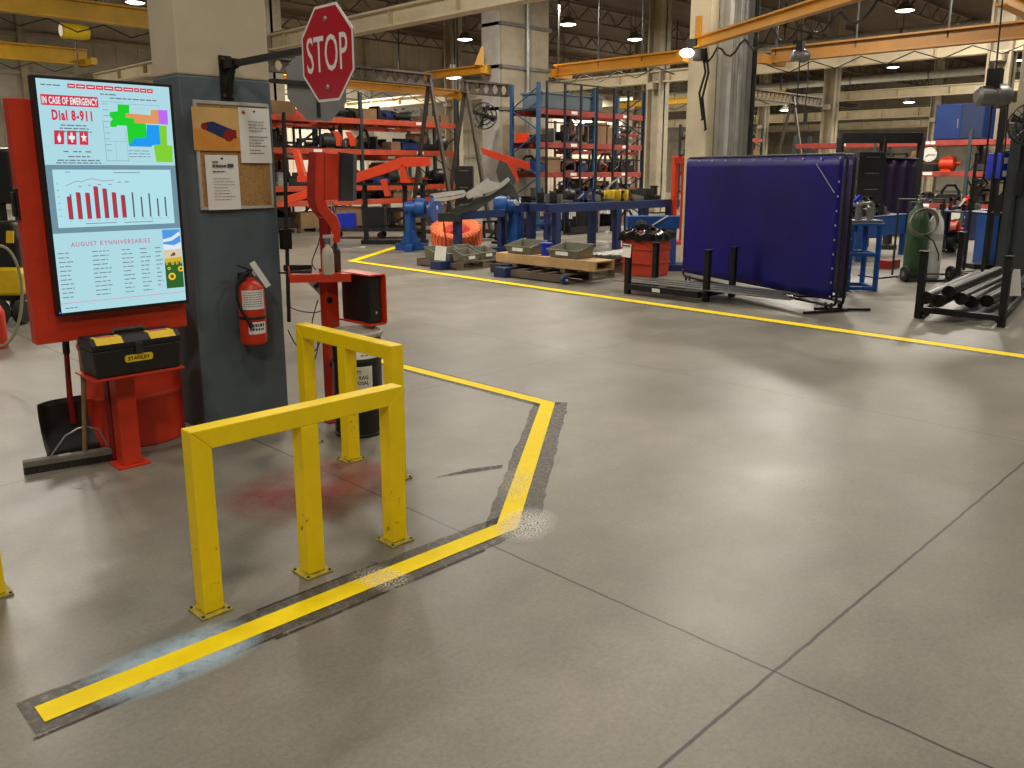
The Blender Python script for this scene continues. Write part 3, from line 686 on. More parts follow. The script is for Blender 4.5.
# chart panel
M().face([SP(0,.65,2),SP(1,.65,2),SP(1,.356,2),SP(0,.356,2)]).build('grey_chart_frame',scol((108,142,158)),scr)
cu0,cu1,cv0,cv1=.045,.955,.376,.626
M().face([SP(cu0,cv1,3),SP(cu1,cv1,3),SP(cu1,cv0,3),SP(cu0,cv0,3)]).build('chart_background',scol((176,222,232)),scr)
CH=lambda a,b,k=4: SP(cu0+(cu1-cu0)*a,cv0+(cv1-cv0)*(1-b),k)
def crect(m,a,b,c_,d_,k=4): return m.face([CH(a,b,k),CH(c_,b,k),CH(c_,d_,k),CH(a,d_,k)])
hs=[.40,.47,.46,.57,.53,.46,.41,.455,.37,.43,.335,.36]; us=[.09,.165,.24,.312,.385,.46,.535,.632,.707,.779,.852,.922]
m=M(); m2=M()
for i in range(12):
    if i<7: crect(m,us[i],.14,us[i]+.030,.14+hs[i]); crect(m2,us[i]+.026,.14,us[i]+.037,.14+hs[i]+(.04 if i==0 else -.01),5)
    else: crect(m2,us[i],.14,us[i]+.013,.14+hs[i])
m.build('red_bars',scol((190,44,62)),scr); m2.build('dark_bars',scol((74,84,92)),scr)
m=M(); ws=[.72,.76,.80,.79,.83,.84,.82,.80,.81,.82]
for i in range(9):
    a=.09+i*.045; m.face([CH(a,ws[i]-.006),CH(a+.045,ws[i+1]-.006),CH(a+.045,ws[i+1]+.006),CH(a,ws[i]+.006)])
m.build('trend_line',scol((176,130,150)),scr)
m=M()
for (a,b,c_) in [(.19,.22,.70),(.27,.30,.72),(.35,.38,.73),(.44,.47,.735),(.52,.55,.77),(.58,.62,.775),(.10,.14,.95),(.49,.72,.94),(.22,.48,.05),(.55,.80,.045)]: crect(m,a,c_,c_*0+b,c_+.014)
for i in range(6): crect(m,.02,.2+i*.11,.035,.21+i*.11)
for i in range(12): crect(m,us[i]+.01,.105,us[i]+.025,.115)
m.build('chart_print',scol((120,140,150)),scr)
# name list
stext(M(),'AUGUST KYNNIVERSARIES',.12,.690,.735,.711,3,.02,1.25).build('list_heading',scol((190,120,146)),scr)
m=M(); random.seed(3)
for i in range(11):
    v_=.735+i*.0195
    for (a,b) in ((.02,.13),(.27,.42),(.50,.59),(.645,.73),(.77,.83)):
        if not(a>.7 and i>9): srow(a,a+(b-a)*random.uniform(.65,1),v_,.0045)
srow(.03,.12,.978,.005)
m.build('list_print',scol((112,134,146)),scr)['kind']='stuff'
srect(M(),.0,.957,.99,.9595,2).build('red_rule',scol((220,130,160)),scr)
pu0,pu1,pv0,pv1=.842,.992,.655,.935
PP=lambda a,b,k: SP(pu0+(pu1-pu0)*a,pv0+(pv1-pv0)*b,k)
M().face([PP(0,.32,2),PP(1,.32,2),PP(1,0,2),PP(0,0,2)]).build('picture_sky',scol((78,150,226)),scr)
m=M(); m.face([PP(0,.34,3),PP(1,.34,3),PP(1,.22,3),PP(.6,.27,3),PP(0,.24,3)]); m.face([PP(.0,.16,3),PP(.5,.13,3),PP(.95,.04,3),PP(1,.10,3),PP(.5,.19,3),PP(0,.21,3)]); m.build('picture_clouds',scol((220,232,240)),scr)
M().face([PP(0,.54,3),PP(1,.54,3),PP(1,.33,3),PP(0,.33,3)]).build('picture_haze',scol((214,200,170)),scr)
M().face([PP(0,1,3),PP(1,1,3),PP(1,.50,3),PP(0,.52,3)]).build('picture_field',scol((38,96,40)),scr)
M().face([PP(0,.56,4),PP(1,.55,4),PP(1,.47,4),PP(0,.49,4)]).build('picture_yellow_band',scol((206,176,50)),scr)
def sdisc(m,a,b,r,k,n_=12): c_=PP(a,b,k); m.face([c_+Vector((math.cos(i*2*math.pi/n_)*r,0,math.sin(i*2*math.pi/n_)*r)) for i in range(n_)])
m=M(); m2=M()
for (a,b,r) in [(.35,.80,.021),(.88,.68,.016),(.45,.58,.008),(.22,.66,.009),(.7,.58,.007),(.12,.58,.006),(.93,.57,.006)]: sdisc(m,a,b,r,4); sdisc(m2,a,b,r*.5,5)
m.build('sunflower_petals',scol((236,196,46)),scr); m2.build('sunflower_hearts',scol((110,74,30)),scr)
m=M(); sdisc(m,.55,.42,.010,4); sdisc(m,.42,.44,.006,4); m.build('picture_tree',scol((96,74,50)),scr)
M().lathe((TX0+.012,TY-.001,TZ0+.02),[(.003,0),(.003,.001)],8,(0,-1,0)).build('power_light',emit('blue_status_led',(60,90,255),3),t)
random.seed(11)
# toolbox
t=thing('toolbox','black toolbox with yellow corner labels on the red shelf below the television','toolbox',(1.65,4.58,.553))
x0,x1,y0,y1,z0=1.450,1.905,4.475,4.685,.5535
M().ext([(x0+.01,0),(x1-.01,0),(x1,.145),(x0,.145)],(0,y1,z0),UX,ZV,(0,y0-y1,0)).build('body',BLK,t,.008)
M().ext([(y0-.006,.145),(y1+.004,.145),(y1+.004,.175),(y1-.03,.205),(y0+.03,.205),(y0-.006,.175)],(x0-.004,0,z0),UY,ZV,((x1-x0)+.008,0,0)).build('lid',BLK,t,.006)
m=M().tube([(x0+.14,4.58,z0+.205),(x0+.15,4.595,z0+.222),(x1-.15,4.595,z0+.222),(x1-.14,4.595,z0+.205)],.012,10); m.build('handle',DGRY,t)
def lidlabel(xa,xb,m_,nm,off=0,f0=0,f1=1):
    m=M(); ya=y0-.006; yb=y0+.03; za=z0+.175; zb=z0+.205
    e=.0012+off
    yy0=ya+(yb-ya)*f0; zz0=za+(zb-za)*f0; yy1=ya+(yb-ya)*f1; zz1=za+(zb-za)*f1
    m.face([(xa,yy0-e,zz0+e),(xb,yy0-e,zz0+e),(xb,yy1-e,zz1+e),(xa,yy1-e,zz1+e)])
    if f1==1: m.face([(xa,yb-e,zb+e),(xb,yb-e,zb+e),(xb,yb+.06,zb+e),(xa,yb+.06,zb+e)])
    return m.build(nm,m_,t)
for xa in (x0+.02,x1-.16):
    lidlabel(xa,xa+.135,YPL,'yellow_label')
    m=M(); m.box(xa+.02,xa+.115,y0+.045,y0+.085,z0+.2063,z0+.2072); m.build('label_picture',mat('label_pink_print',(206,96,96),.5),t)
m=M(); m.box(x0+.21,x0+.25,y0-.014,y0-.004,z0+.11,z0+.17); m.build('latch',DGRY,t,.002)
# yellow name plate
pl=[(math.cos(a)*.012+sx,math.sin(a)*.0195) for sx,rng in ((.062,(-90,90)),(-.062,(90,270))) for a in [math.radians(rng[0]+(rng[1]-rng[0])*i/6) for i in range(7)]]
M().ext(pl,((x0+x1)/2+.0,y0-.0015,z0+.086),UX,ZV,(0,.002,0)).build('name_plate',YPL,t)
text_m(M(),'STANLEY',((x0+x1)/2-.057,y0-.003,z0+.076),UX,ZV,.114,.019,.02).build('name_lettering',BLK,t)
# red oil drum
dx,dy=1.985,5.16
DX,DY=g(142,447).x,g(142,447).y; d_=Vector((DX,DY,0)).normalized(); dx,dy=DX+d_.x*.285,DY+d_.y*.285
dx-=.02; 
t=thing('oil_drum','red steel drum behind the leg of the television stand','drum',(dx,dy,0))
M().lathe((dx,dy,0),[(.27,0),(.285,.004),(.285,.02),(.278,.03),(.278,.27),(.285,.285),(.288,.295),(.285,.305),(.278,.32),(.278,.56),(.285,.575),(.288,.585),(.285,.595),(.278,.61),(.278,.84),(.286,.85),(.288,.865),(.27,.868),(.268,.85),(.0,.85)],40).build('shell',RED,t)
M().lathe((dx,dy,.292),[(.289,0),(.289,.006)],40).build('hoop_wear',patchy('worn_bare_steel_edge',(170,110,90),.5,14,.45,.6,.8),t)
M().lathe((dx+.12,dy-.12,.85),[(.03,0),(.03,.015)],12).build('bung',GRY,t)
# push broom, dustpan scoop
a=g(24,474); b=g(121,458); a.z=b.z=.055; dd=(b-a).normalized(); pp=Vector((-dd.y,dd.x,0))
t=thing('push_broom','wide push broom with a tan wooden handle leaning on the toolbox shelf','broom',((a+b)/2)*1-ZV*.055)
M().bar(a,b,.055,.035).build('head',mat('dusty_grey_wood',(120,114,104),.8,0,.2,5),t,.006)
m=M()
for i in range(46):
    for k in (-1,0,1):
        c=a.lerp(b,(i+.5)/46)+pp*k*.017; m.tube([c-ZV*.016,c-ZV*.054+pp*k*.006+dd*random.uniform(-.004,.004)],[.006,.007],5)
m.build('bristles',BRUSH,t)
h0=a.lerp(b,.63)+ZV*.015; h1=pY(81,338,4.73)
M().tube([h0,h0.lerp(h1,.5)+dd*.004,h1],.0125,12).build('handle',mat('worn_tan_handle_wood',(150,122,86),.6,0,.15,12),t)
m=M().tube([a.lerp(b,.28)+ZV*.02,a.lerp(b,.45)+ZV*.125,h0+ZV*.14-dd*.02,h0+ZV*.145+dd*.02,a.lerp(b,.80)+ZV*.13,a.lerp(b,.88)+ZV*.02],.005,8); m.build('brace',GALV,t)
M().box(a.lerp(b,.42).x-.03,a.lerp(b,.42).x+.03,a.lerp(b,.42).y-.012,a.lerp(b,.42).y+.012,.0725,.0745).build('sticker',LGRY,t)
c0=g(54,456);c1=g(101,455); mid=(c0+c1)/2
w0=g(51,462); 
t=thing('scoop_shovel','black wide scoop shovel with a red handle standing behind the push broom','shovel',(mid.x,mid.y,0))
A=pY(44,414,5.16); B=pY(101,410,5.16); m=M(); n_=10
P0=Vector((1.31,5.10,.0)); P1=Vector((1.635,5.10,.0))
m.grid(lambda f,g_:(1.345+.33*f,5.06+.08*g_+.03*math.sin(math.pi*g_)+.06*(1-(2*f-1)**4)*(.3+.7*g_),.005+.305*g_),n_,8)
bl=m.build('blade',BLK,t); s_=bl.modifiers.new('thick','SOLIDIFY'); s_.thickness=.006
M().tube([(1.53,5.17,.16),(1.515,5.14,.32),(1.50,5.06,.60)],[.017,.016,.014],12).build('shaft',REDK,t)
M().tube([(1.50,5.06,.60),(1.485,4.98,.90)],[.019,.017],12).build('shaft_sleeve',BLK,t)
M().bar((1.455,4.97,.92),(1.515,4.97,.92),.03,.03).build('grip',BLK,t,.006)
# ------------------------------------------------------------------ computer stand
bx0,bx1,by0,by1=2.915,3.005,4.585,4.665
t=thing('computer_stand','red steel computer stand with a curved neck, a tray and a side bracket','stand',(2.96,4.62,0))
M().box(bx0,bx1,by0,by1,.01,1.0).build('post',RED,t,.004)
M().box(2.86,3.06,4.53,4.72,0,.011).build('base_plate',REDK,t,.002)
m=M()
for z in (.38,.80): m.lathe((2.935,4.5855,z),[(.022,0),(.022,.004)],16,(0,-1,0))
m.build('cable_hole',BLK,t)
# curved neck: two side plates and a web, profile in image plane kept as real depth along the view-right direction
def neckplate(pxs,D,thk,nm,m_):
    m=M(); pts=[pD(x,y,D) for x,y in pxs]; off=CFH*thk; n_=len(pts)
    m.add(pts+[p_+off for p_ in pts],[tuple(range(n_)),tuple(range(n_,2*n_))[::-1]]+[(i,i+n_,(i+1)%n_+n_,(i+1)%n_) for i in range(n_)]); return m.build(nm,m_,t)
neckplate([(316,152),(325,152),(325,200),(328,208),(337,217),(340,226),(340,242),(333,243),(331,228),(326,221),(318,211),(315,200)],5.30,.014,'neck_front_plate',RED)
neckplate([(309,152),(316,152),(315,200),(318,211),(326,221),(331,228),(329,262),(321,262),(321,226),(318,218),(310,208),(307,200),(307,175)],5.42,.012,'neck_rear_plate',REDK)
M().box(2.93,2.955,4.60,4.66,1.0,1.32).build('neck_riser',REDK,t,.003)
# monitor bracket and monitor seen from the side
a=pD(338,201,5.30); b=pD(338,152,5.30)
neckplate([(324,153),(338,154),(338,200),(324,200)],5.30,.12,'monitor_housing',RED)
# tray
za=.955
m=M().ext([(0,0),(.30,-.22),(.20,-.40),(-.10,-.18)],(2.78,4.80,za),UX,UY,ZV*.02); m.build('tray',RED,t,.003)
m=M().bar((2.78,4.80,za+.03),(2.68,4.62,za+.03),.008,.05); m.bar((2.68,4.62,za+.0),(2.98,4.40,za+.0),.008,.05); m.build('tray_lip',RED,t)
tm=thing('monitor','dark grey computer monitor seen edge-on, mounted on the red computer stand','monitor',tuple(pD(346,200,5.35)))
t_keep=t; t=tm
neckplate([(338,152),(353.5,154),(353,201),(338,201)],5.36,.12,'casing',mat('charcoal_plastic',(58,62,64),.5,0,.08,5))
neckplate([(339,156),(340.5,156),(340.5,198),(339,198)],5.355,.004,'casing_seam',BLK)
t=t_keep
# side bracket with computer
def obx(cx_,cy_,wx,wy,z0,z1,ang): 
    m=M(); ca,sa=math.cos(ang),math.sin(ang); q_=[]
    for i,j in ((-1,-1),(1,-1),(1,1),(-1,1)): q_.append((cx_+ca*i*wx/2-sa*j*wy/2,cy_+sa*i*wx/2+ca*j*wy/2))
    return m.add([(x,y,z0) for x,y in q_]+[(x,y,z1) for x,y in q_],[(0,3,2,1),(4,5,6,7),(0,1,5,4),(1,2,6,5),(2,3,7,6),(3,0,4,7)])
# computer: box with its broad black side facing -y and its front facing the aisle at the right
PCx,PCy=3.155,4.41
m=M(); m.box(3.01,3.130,4.25,4.60,.660,.672); m.box(3.01,3.130,4.25,4.60,.970,.980); m.box(3.123,3.131,4.24,4.60,.672,.970); m.build('side_bracket',RED,t,.002)
tc_=thing('desktop_computer','black desktop computer held in the red side bracket of the computer stand','computer',(3.08,4.38,.672))
M().box(3.03,3.112,4.285,4.585,.673,.962).build('case',BLK,tc_,.005)
M().box(3.034,3.108,4.275,4.285,.677,.957).build('front_trim',mat('dark_glossy_plastic',(36,36,38),.25),tc_,.002)
M().box(3.068,3.078,4.271,4.275,.73,.745).build('power_button',LGRY,tc_)
M().box(3.068,3.076,4.271,4.275,.84,.89).build('drive_slot',DGRY,tc_)
# bottles on tray
t=thing('spray_bottle','white spray bottle standing on the tray of the red computer stand','bottle',tuple(pD(328,270,5.22)*1))
c=pD(328.5,271,5.22); c.z=.976; t.location=c; ORG[t.name]=c.copy()
M().lathe(c,[(.034,0),(.037,.01),(.037,.12),(.030,.155),(.014,.175),(.013,.19)],20).build('bottle',mat('translucent_white_plastic',(206,198,180),.45),t)
M().lathe(c+ZV*.19,[(.017,0),(.017,.022),(.012,.03)],14).build('collar',mat('teal_plastic',(70,120,120),.5),t)
m=M().bar(c+ZV*.232-CR*.025,c+ZV*.236+CR*.038,.022,.022); m.bar(c+ZV*.225+CR*.022,c+ZV*.185+CR*.034,.01,.012); m.build('trigger_head',LGRY,t,.003)
t=thing('cleaner_bottle','dark spray bottle with a white head behind the white spray bottle','bottle',(0,0,0))
c=pD(336,268,5.36); c.z=.976; t.location=c; ORG[t.name]=c.copy()
M().lathe(c,[(.03,0),(.033,.01),(.033,.13),(.026,.155),(.012,.17),(.012,.185)],18).build('bottle',mat('smoky_dark_plastic',(70,56,48),.3),t)
m=M().bar(c+ZV*.20-CR*.022,c+ZV*.202+CR*.03,.02,.022); m.build('trigger_head',WHT,t,.003)
c=pD(308,268,5.3); c.z=.976; m=M().tube([c-CR*.11,c-CR*.02,c+CR*.02+ZV*.002],[.014,.018,.02],12); single(m.tube([c-CR*.11,c-CR*.19],[.008,.006],8),'flashlight',BLK,'black torch lying on the left part of the red tray','torch')
# steel bar beside column with bracket
t=thing('steel_bar','dark steel bar and pale conduit hanging at the right edge of the thick column','bar',(2.86,5.02,.65))
a=pD(283.5,112,5.5); b=pD(289,322,5.42); 
M().bar(a,b,.024,.018).build('bar',DGRY,t,.004)
M().tube([a+CFH*.08-CR*.02,b+CFH*.08-CR*.022+ZV*.10],.011,8).build('conduit',LGRY,t)
c=pD(286,246,5.45); M().box(c.x-.03,c.x+.03,c.y-.03,c.y+.03,c.z-.02,c.z+.11).build('clamp',BLKM,t,.004)
c=pD(287,268,5.43); M().bar(c-CR*.02,c+CR*.16,.03,.04).build('side_arm',BLKM,t,.003)
# outlet box with cables behind
t=thing('power_outlet_box','white power outlet box with plugs hanging behind the red stand post','outlet box',tuple(pD(316,300,5.7)))
c=pD(314,292,5.7); M().bar(c+ZV*.13-CR*.05,c-ZV*.03+CR*.10,.07,.03,up=CFH).build('box',LGRY,t,.004)
c=pD(315,290,5.65); M().bar(c+ZV*.02,c+ZV*.02+CR*.06+ZV*.04,.04,.03).build('plug',BLK,t,.003)
def cable(pts,D,label,r=.004):
    P=[pD(x,y,D+k) for x,y,k in pts]; Q=[]
    for i in range(len(P)-1):
        p0=P[max(i-1,0)];p1=P[i];p2=P[i+1];p3=P[min(i+2,len(P)-1)]
        for s_ in range(6):
            u_=s_/6; Q.append(.5*((2*p1)+(p2-p0)*u_+(2*p0-5*p1+4*p2-p3)*u_*u_+(3*p1-p0-3*p2+p3)*u_**3))
    Q.append(P[-1]); tag(M().tube(Q,r,6).build('cable',BLK,None,loc=tuple(P[0])),label,'cable')
cable([(316,290,.2),(326,303,.1),(318,312,.1),(300,311,.1),(288,306,0)],5.45,'black cable looping from the column to the red stand post, uppermost')
cable([(288,330,0),(296,345,.05),(305,352,.1),(316,350,.1),(322,335,.05)],5.5,'black cable drooping lowest between the column and the red stand post')
cable([(318,300,.1),(312,325,.1),(318,345,.15),(313,368,.2),(316,392,.2)],5.6,'black cable hanging down to the floor behind the rear guard rail post')
cable([(322,228,0),(318,245,.05),(312,262,.0),(316,270,.0)],5.45,'thin black cable running down beside the curved red neck')
# rag drum
c=Vector((2.822,4.139,0)); d_=c.normalized(); c=c+d_*.155
t=thing('rag_drum','slim black drum with white labels and a whitish rim behind the rear guard rail','drum',tuple(c))
M().lathe(c,[(.150,0),(.156,.005),(.156,.015),(.150,.02),(.150,.462),(.156,.470),(.156,.480),(.150,.488),(.150,.625),(.157,.632)],36).build('shell',BLK,t)
M().lathe(c+ZV*.622,[(.160,0),(.163,.006),(.163,.022),(.156,.030),(.148,.030),(.146,.016),(.0,.016)],36).build('lid',mat('scuffed_whitish_lid',(176,168,156),.5,0,.2,14),t)
fa=math.atan2(-c.y,-c.x)
wraplabel(c.x,c.y,.1515,fa-.45,fa+.95,.495,.585).build('upper_label',PAPER,t)
wraplabel(c.x,c.y,.1515,fa-.45,fa+.62,.30,.45).build('lower_label',PAPER,t)
m=wraprows(c.x,c.y,.1522,fa-.3,fa+.8,.565,2,.022,.005); mm=wraprows(c.x,c.y,.1522,fa+.15,fa+.5,.515,1,.018,.006); m.add(mm.v,mm.f); m.build('upper_print',INK,t)
def wraptext(s_,cx_,cy_,r,a0,z,wd,h,off=.02):
    m=M(); text_m(m,s_,(0,0,0),UX,ZV,wd,h,off)
    for p_ in m.v:
        a=a0+p_.x/r; zz=p_.z; p_.x=cx_+r*math.cos(a); p_.y=cy_+r*math.sin(a); p_.z=z+zz
    return m
m=M()
for i,(s_,wd) in enumerate((('DIRTY',.08),('RED RAG',.12),('DISPOSAL',.125))):
    mm=wraptext(s_,c.x,c.y,.1524,fa-.36,.405-.034*i,wd,.023); m.add(mm.v,mm.f)
m.build('lower_lettering',INK,t)
# ================================================================== MIDDLE GROUND
def fp(x,y): return g(x,y)
# welding curtain screen: front frame and a folded second panel behind
CURT=mat('blue_violet_curtain_vinyl',(18,9,108),.42,0,.25,1.1,0,spec=.3)
sL=g(681.5,273,.14); sR=g(834,302.5,.14)
def screen(pL,pR,ztop,label,tubeoff=0):
    t=thing('welding_curtain',label,'welding screen',((pL.x+pR.x)/2,(pL.y+pR.y)/2,0),'blue welding curtains')
    d=Vector((pR.x-pL.x,pR.y-pL.y,0)); W_=d.length; d.normalize(); nn=Vector((-d.y,d.x,0)); nn=-nn if nn.dot(CFH)>0 else nn
    A=Vector((pL.x,pL.y,0)); zb=.14
    r=.07
    P=lambda a,z,o=0: A+d*a+ZV*z+nn*o
    loop=[]
    for (ax,zz,t0) in ((W_-r,ztop-r,0),(r,ztop-r,90),(r,zb+r-.05,180),(W_-r,zb+r-.05,270)):
        for i in range(5):
            an=math.radians(t0+i*22.5); loop.append(P(ax+math.cos(an)*r,zz+math.sin(an)*r,-.03))
    M().tube(loop,.0165,10,True).build('frame',BLKM,t)
    M().grid(lambda f,h:P(.03+(W_-.06)*f,zb+.02+(ztop-zb-.035)*h,.0+.010*math.sin(f*9+h*.6)+.003*math.sin(f*23+h*2)),40,14).build('curtain',CURT,t).modifiers.new('thick','SOLIDIFY').thickness=.002
    for i in range(11):
        M().lathe(P(.06+(W_-.12)*i/10,ztop-.045,.018),[(.014,0),(.014,.004),(.007,.006)],10,nn).build('grommet',GALV,t)
    for i in range(9):
        for a_ in (.05,W_-.05):
            M().lathe(P(a_,zb+.06+(ztop-zb-.2)*i/9,.018),[(.013,0),(.013,.004),(.007,.006)],10,nn).build('grommet',GALV,t)
    for a_ in (W_-.12,.12):
        m=M(); m.bar(P(a_,.02,.32),P(a_,.02,-.32),.035,.03); m.bar(P(a_-.04,.02,-.03),P(a_-.04,zb-.02,-.03),.025,.025); m.bar(P(a_+.05,.02,-.03),P(a_+.05,zb-.02,-.03),.025,.025)
        m.build('foot',BLKM,t,.003)
    return t
ztop=pD(846,154,float(sR.dot(CFH))).z
t=screen(sL,sR,ztop,'large blue violet welding curtain in a black tube frame, in front of the grey column')
# patch tape streak
d=(sR-sL); d.z=0; d.normalize(); nn=Vector((d.y,-d.x,0)); nn=nn if nn.dot(CFH)<0 else -nn
a=pD(827,162,float(sR.dot(CFH))+.2); 
A0=sR-d*.42; A1=sR-d*.10
M().bar((A0.x+nn.x*.03,A0.y+nn.y*.03,ztop-.10),(A1.x+nn.x*.03,A1.y+nn.y*.03,ztop-.42),.002,.012,up=(nn.x,nn.y,0)).build('silver_scratch',LGRY,t)
s2=g(846,300.5,.14); vd=Vector((s2.x,s2.y,0)).normalized(); e2=s2+vd*1.4-CR*.40
s2.z=e2.z=.14

screen(e2,s2,ztop-.0,'narrow side panel of blue welding curtain folded back at the right end')
# low black steel cradle with flat bars
def cradle(label,posts,h,loc,bars=None,w=.07):
    t=thing('storage_cradle',label,'cradle',loc,'black steel storage cradles')
    for (x,y) in posts:
        o=M().box(x-w/2,x+w/2,y-w/2,y+w/2,0,h).build('post',BLKM,t,.004)
        M().box(x-w*.75,x+w*.75,y-w*.75,y+w*.75,h,h+.012).build('cap_plate',BLKM,o)
    return t
pA=fp(626,294); pB=fp(704.5,302); pC=fp(656,281); pD_=fp(733,290)
pC=Vector((pA.x+1.0,pA.y+.0,0)); 
posts=[(pA.x+.03,pA.y),(pB.x+.03,pB.y),(pA.x+.03+.62,pA.y+.0),(pB.x+.03+.62,pB.y)]
hh=pD(626,246,pA.dot(CFH)).z
t=cradle('low black steel cradle of flat bars in front of the blue welding curtain',posts,hh,((pA.x+pB.x)/2,(pA.y+pB.y)/2,0))
y0_,y1_=pB.y-.03,pA.y+.03
for x in (posts[0][0],posts[2][0]): M().box(x-.04,x+.04,y0_+.05,y1_-.05,.06,.14).build('side_rail',BLKM,t,.003)
for y in (pB.y,(pA.y+pB.y)/2,pA.y): M().box(posts[0][0]+.03,posts[2][0]-.03,y-.035,y+.035,.07,.13).build('cross_rail',BLKM,t,.003)
M().box(posts[0][0]-.046,posts[0][0]-.041,pA.y-.55,pA.y-.43,.075,.12).build('white_sticker',PAPER,t)
gB=[('flat_steel_bar',[(.02,-1.15,.12),(.17,-1.05,.10),(.31,-.9,.14),(.47,-1.1,.11)])]
for i,(dx_,ye,ww) in enumerate(gB[0][1]):
    single(M().box(posts[0][0]+.06+dx_,posts[0][0]+.06+dx_+ww,pB.y+ye,pA.y+.35-.1*i,.142,.155+.004*i),'flat_steel_bar',GRY,'long flat grey steel bar lying in the low black cradle, %s from the aisle'%NTH[i],'steel bar','flat bars in the low cradle',.001)
c=Vector((posts[0][0]-.045,pA.y,hh-.05)); tag(M().ext([(-.07,-.09),(.08,-.10),(.07,.07),(-.06,.08)],c,(UY*-1),ZV+UX*.15,UX*-.002).build('hanging_card',PAPER,None,loc=tuple(c)),'white card taped to the left post of the low black cradle','card')
# waste bin with liner
c=fp(649,277); d_=c.normalized(); c=c+d_*.27-CR*.06
t=thing('waste_bin','orange red square waste bin lined with a black bag, behind the low cradle','bin',tuple(c))
t_=M(); hb=.68
m=M().ext([(-.24,0),(.24,0),(.29,hb),(-.29,hb)],(c.x,c.y-.27,0),UX,ZV,UY*.54); m.build('body',mat('orange_red_bin',(190,62,34),.5,0,.1,3),t,.015)
for z in (.2,.42): M().box(c.x-.27-z*.03,c.x+.27+z*.03,c.y-.285,c.y+.285,z,z+.02).build('rib',mat('orange_red_bin',(190,62,34)),t)
def bagf(f,h):
    a=f*2*math.pi; k=1/max(abs(math.cos(a)),abs(math.sin(a))); r=(.325+.012*math.sin(a*14)+.01*math.sin(a*9+h*5)); k=min(k,1.35)
    z=hb-.12+.02*math.sin(a*7)+(.16)*h; r2=r*(1 if h<.7 else (1-(h-.7)*.9)); return (c.x+math.cos(a)*r2*k*.98,c.y+math.sin(a)*r2*k*.98,z+.01*math.sin(a*11))
m=M().grid(bagf,48,6); m.build('bin_liner',BAG,t).modifiers.new('thick','SOLIDIFY').thickness=.004
# pipe cradle at right
qA=fp(918,318); qB=fp(1001,327); qC=fp(961,284)
W=.075
hq=pD(924,252,qA.dot(CFH)).z
postsR=[(qA.x,qA.y+.0),(qB.x,qB.y),(qA.x+2.6,qA.y+.35),(qB.x+2.6,qB.y+.35)]
qCd=fp(957,283); postsR[2]=(qCd.x,qCd.y)
postsR[3]=(qCd.x,qCd.y-1.0)
t=cradle('black steel cradle loaded with dark pipes at the right edge',postsR,hq,((qA.x+qB.x)/2,(qA.y+qB.y)/2,0))
for y,x in ((0,0),):
    M().box(qA.x-.04,qA.x+.04,qB.y,qA.y,.07,.13).build('cross_rail',BLKM,t,.003)
    M().box(qCd.x-.04,qCd.x+.04,qCd.y-1.0,qCd.y,.07,.13).build('cross_rail',BLKM,t,.003)
M().bar((qA.x,qA.y-.03,.08),(qCd.x,qCd.y-.03,.08),.06,.08).build('side_rail',BLKM,t); M().bar((qB.x,qB.y+.03,.08),(qCd.x,qCd.y-.97,.08),.06,.08).build('side_rail',BLKM,t)
M().bar((qB.x,qB.y,.30),(qCd.x,qCd.y-1.0,.30),.04,.06).build('side_rail',BLKM,t)
PIPES=[(926,297,1),(940,298,1),(949,292,2),(961,298,1),(972,301,1),(988,301,1),(955,303,1)]
wid=['leftmost','second from left','upper leftmost','middle','fourth from left','rightmost','lowest middle']
for i,(px,py,_) in enumerate([(926,298,1),(939,301,1),(948.5,292,2),(961,299,1),(970,305,1),(986.5,303.5,1)]):
    D=qA.dot(CFH)+(-.35)+.06*i; p=pD(px,py,D); r=.068
    p.z=max(p.z,.20 if _==1 else .31)
    if i in (4,): p.z=.20
    ex_=Vector((.985,.10+.02*math.sin(i*2),0)).normalized()
    q=p+ex_*(2.6+.25*math.sin(i*1.7)); 
    o=thing('steel_pipe','dark steel pipe in the right cradle, %s open end'%['leftmost','second lowest','highest','third lowest','fourth lowest','rightmost'][i],'pipe',tuple(p),'dark pipes in the right cradle')
    m=M(); d=(q-p).normalized(); m.lathe(p,[(r,0),(r,(q-p).length),(r-.008,(q-p).length),(r-.008,0),(r,0)],24,d); m.v=m.v; m.build('tube_wall',mat('mill_scale_steel',(58,56,54),.38,.7,.25,4),o)
c=pD(1014,296,8.75); single(M().ext([(-.075,0),(.075,0),(.03,.28),(-.03,.28)],c,CR,ZV,CFH*.012),'white_wedge',WHT,'white tapered board standing among the dark pipes at the right edge','board',loc=tuple(c))
# ------------------------------------------------------------------ gas cylinder cart
c=g(912,281); c=c+c.normalized()*.15
def cyl_prof(r,h): return [(r*.85,0),(r,.03),(r,h-.22),(r*.85,h-.12),(r*.45,h-.04),(r*.32,h),(r*.32,h+.03),(r*.25,h+.03)]
t=thing('gas_cylinder','tall green gas cylinder with a silver valve on a cart beyond the curtain','gas cylinder',tuple(c),'gas cylinders on the cart')
hgt=pD(912,201,c.dot(CFH)).z; Dc=c.dot(CFH)
M().lathe(c,cyl_prof(.15,hgt-.06),28).build('body',GRN,t)
m=M().lathe(c+ZV*(hgt-.03),[(.03,0),(.03,.05),(.018,.06),(.018,.10)],12); m.tube([c+ZV*(hgt+.03),c+ZV*(hgt+.03)+CR*.08],.014,8); m.lathe(c+ZV*(hgt+.075),[(.035,0),(.035,.012)],12); m.build('valve',GALV,t)
c2=c+CR*.27-CFH*.02; 
t=thing('gas_cylinder','white gas cylinder with a yellowish collar beside the tall green one','gas cylinder',tuple(c2),'gas cylinders on the cart')
M().lathe(c2,cyl_prof(.11,1.02),24).build('body',WHT,t); M().lathe(c2+ZV*.60,[(.112,0),(.112,.1)],24).build('grey_band',LGRY,t)
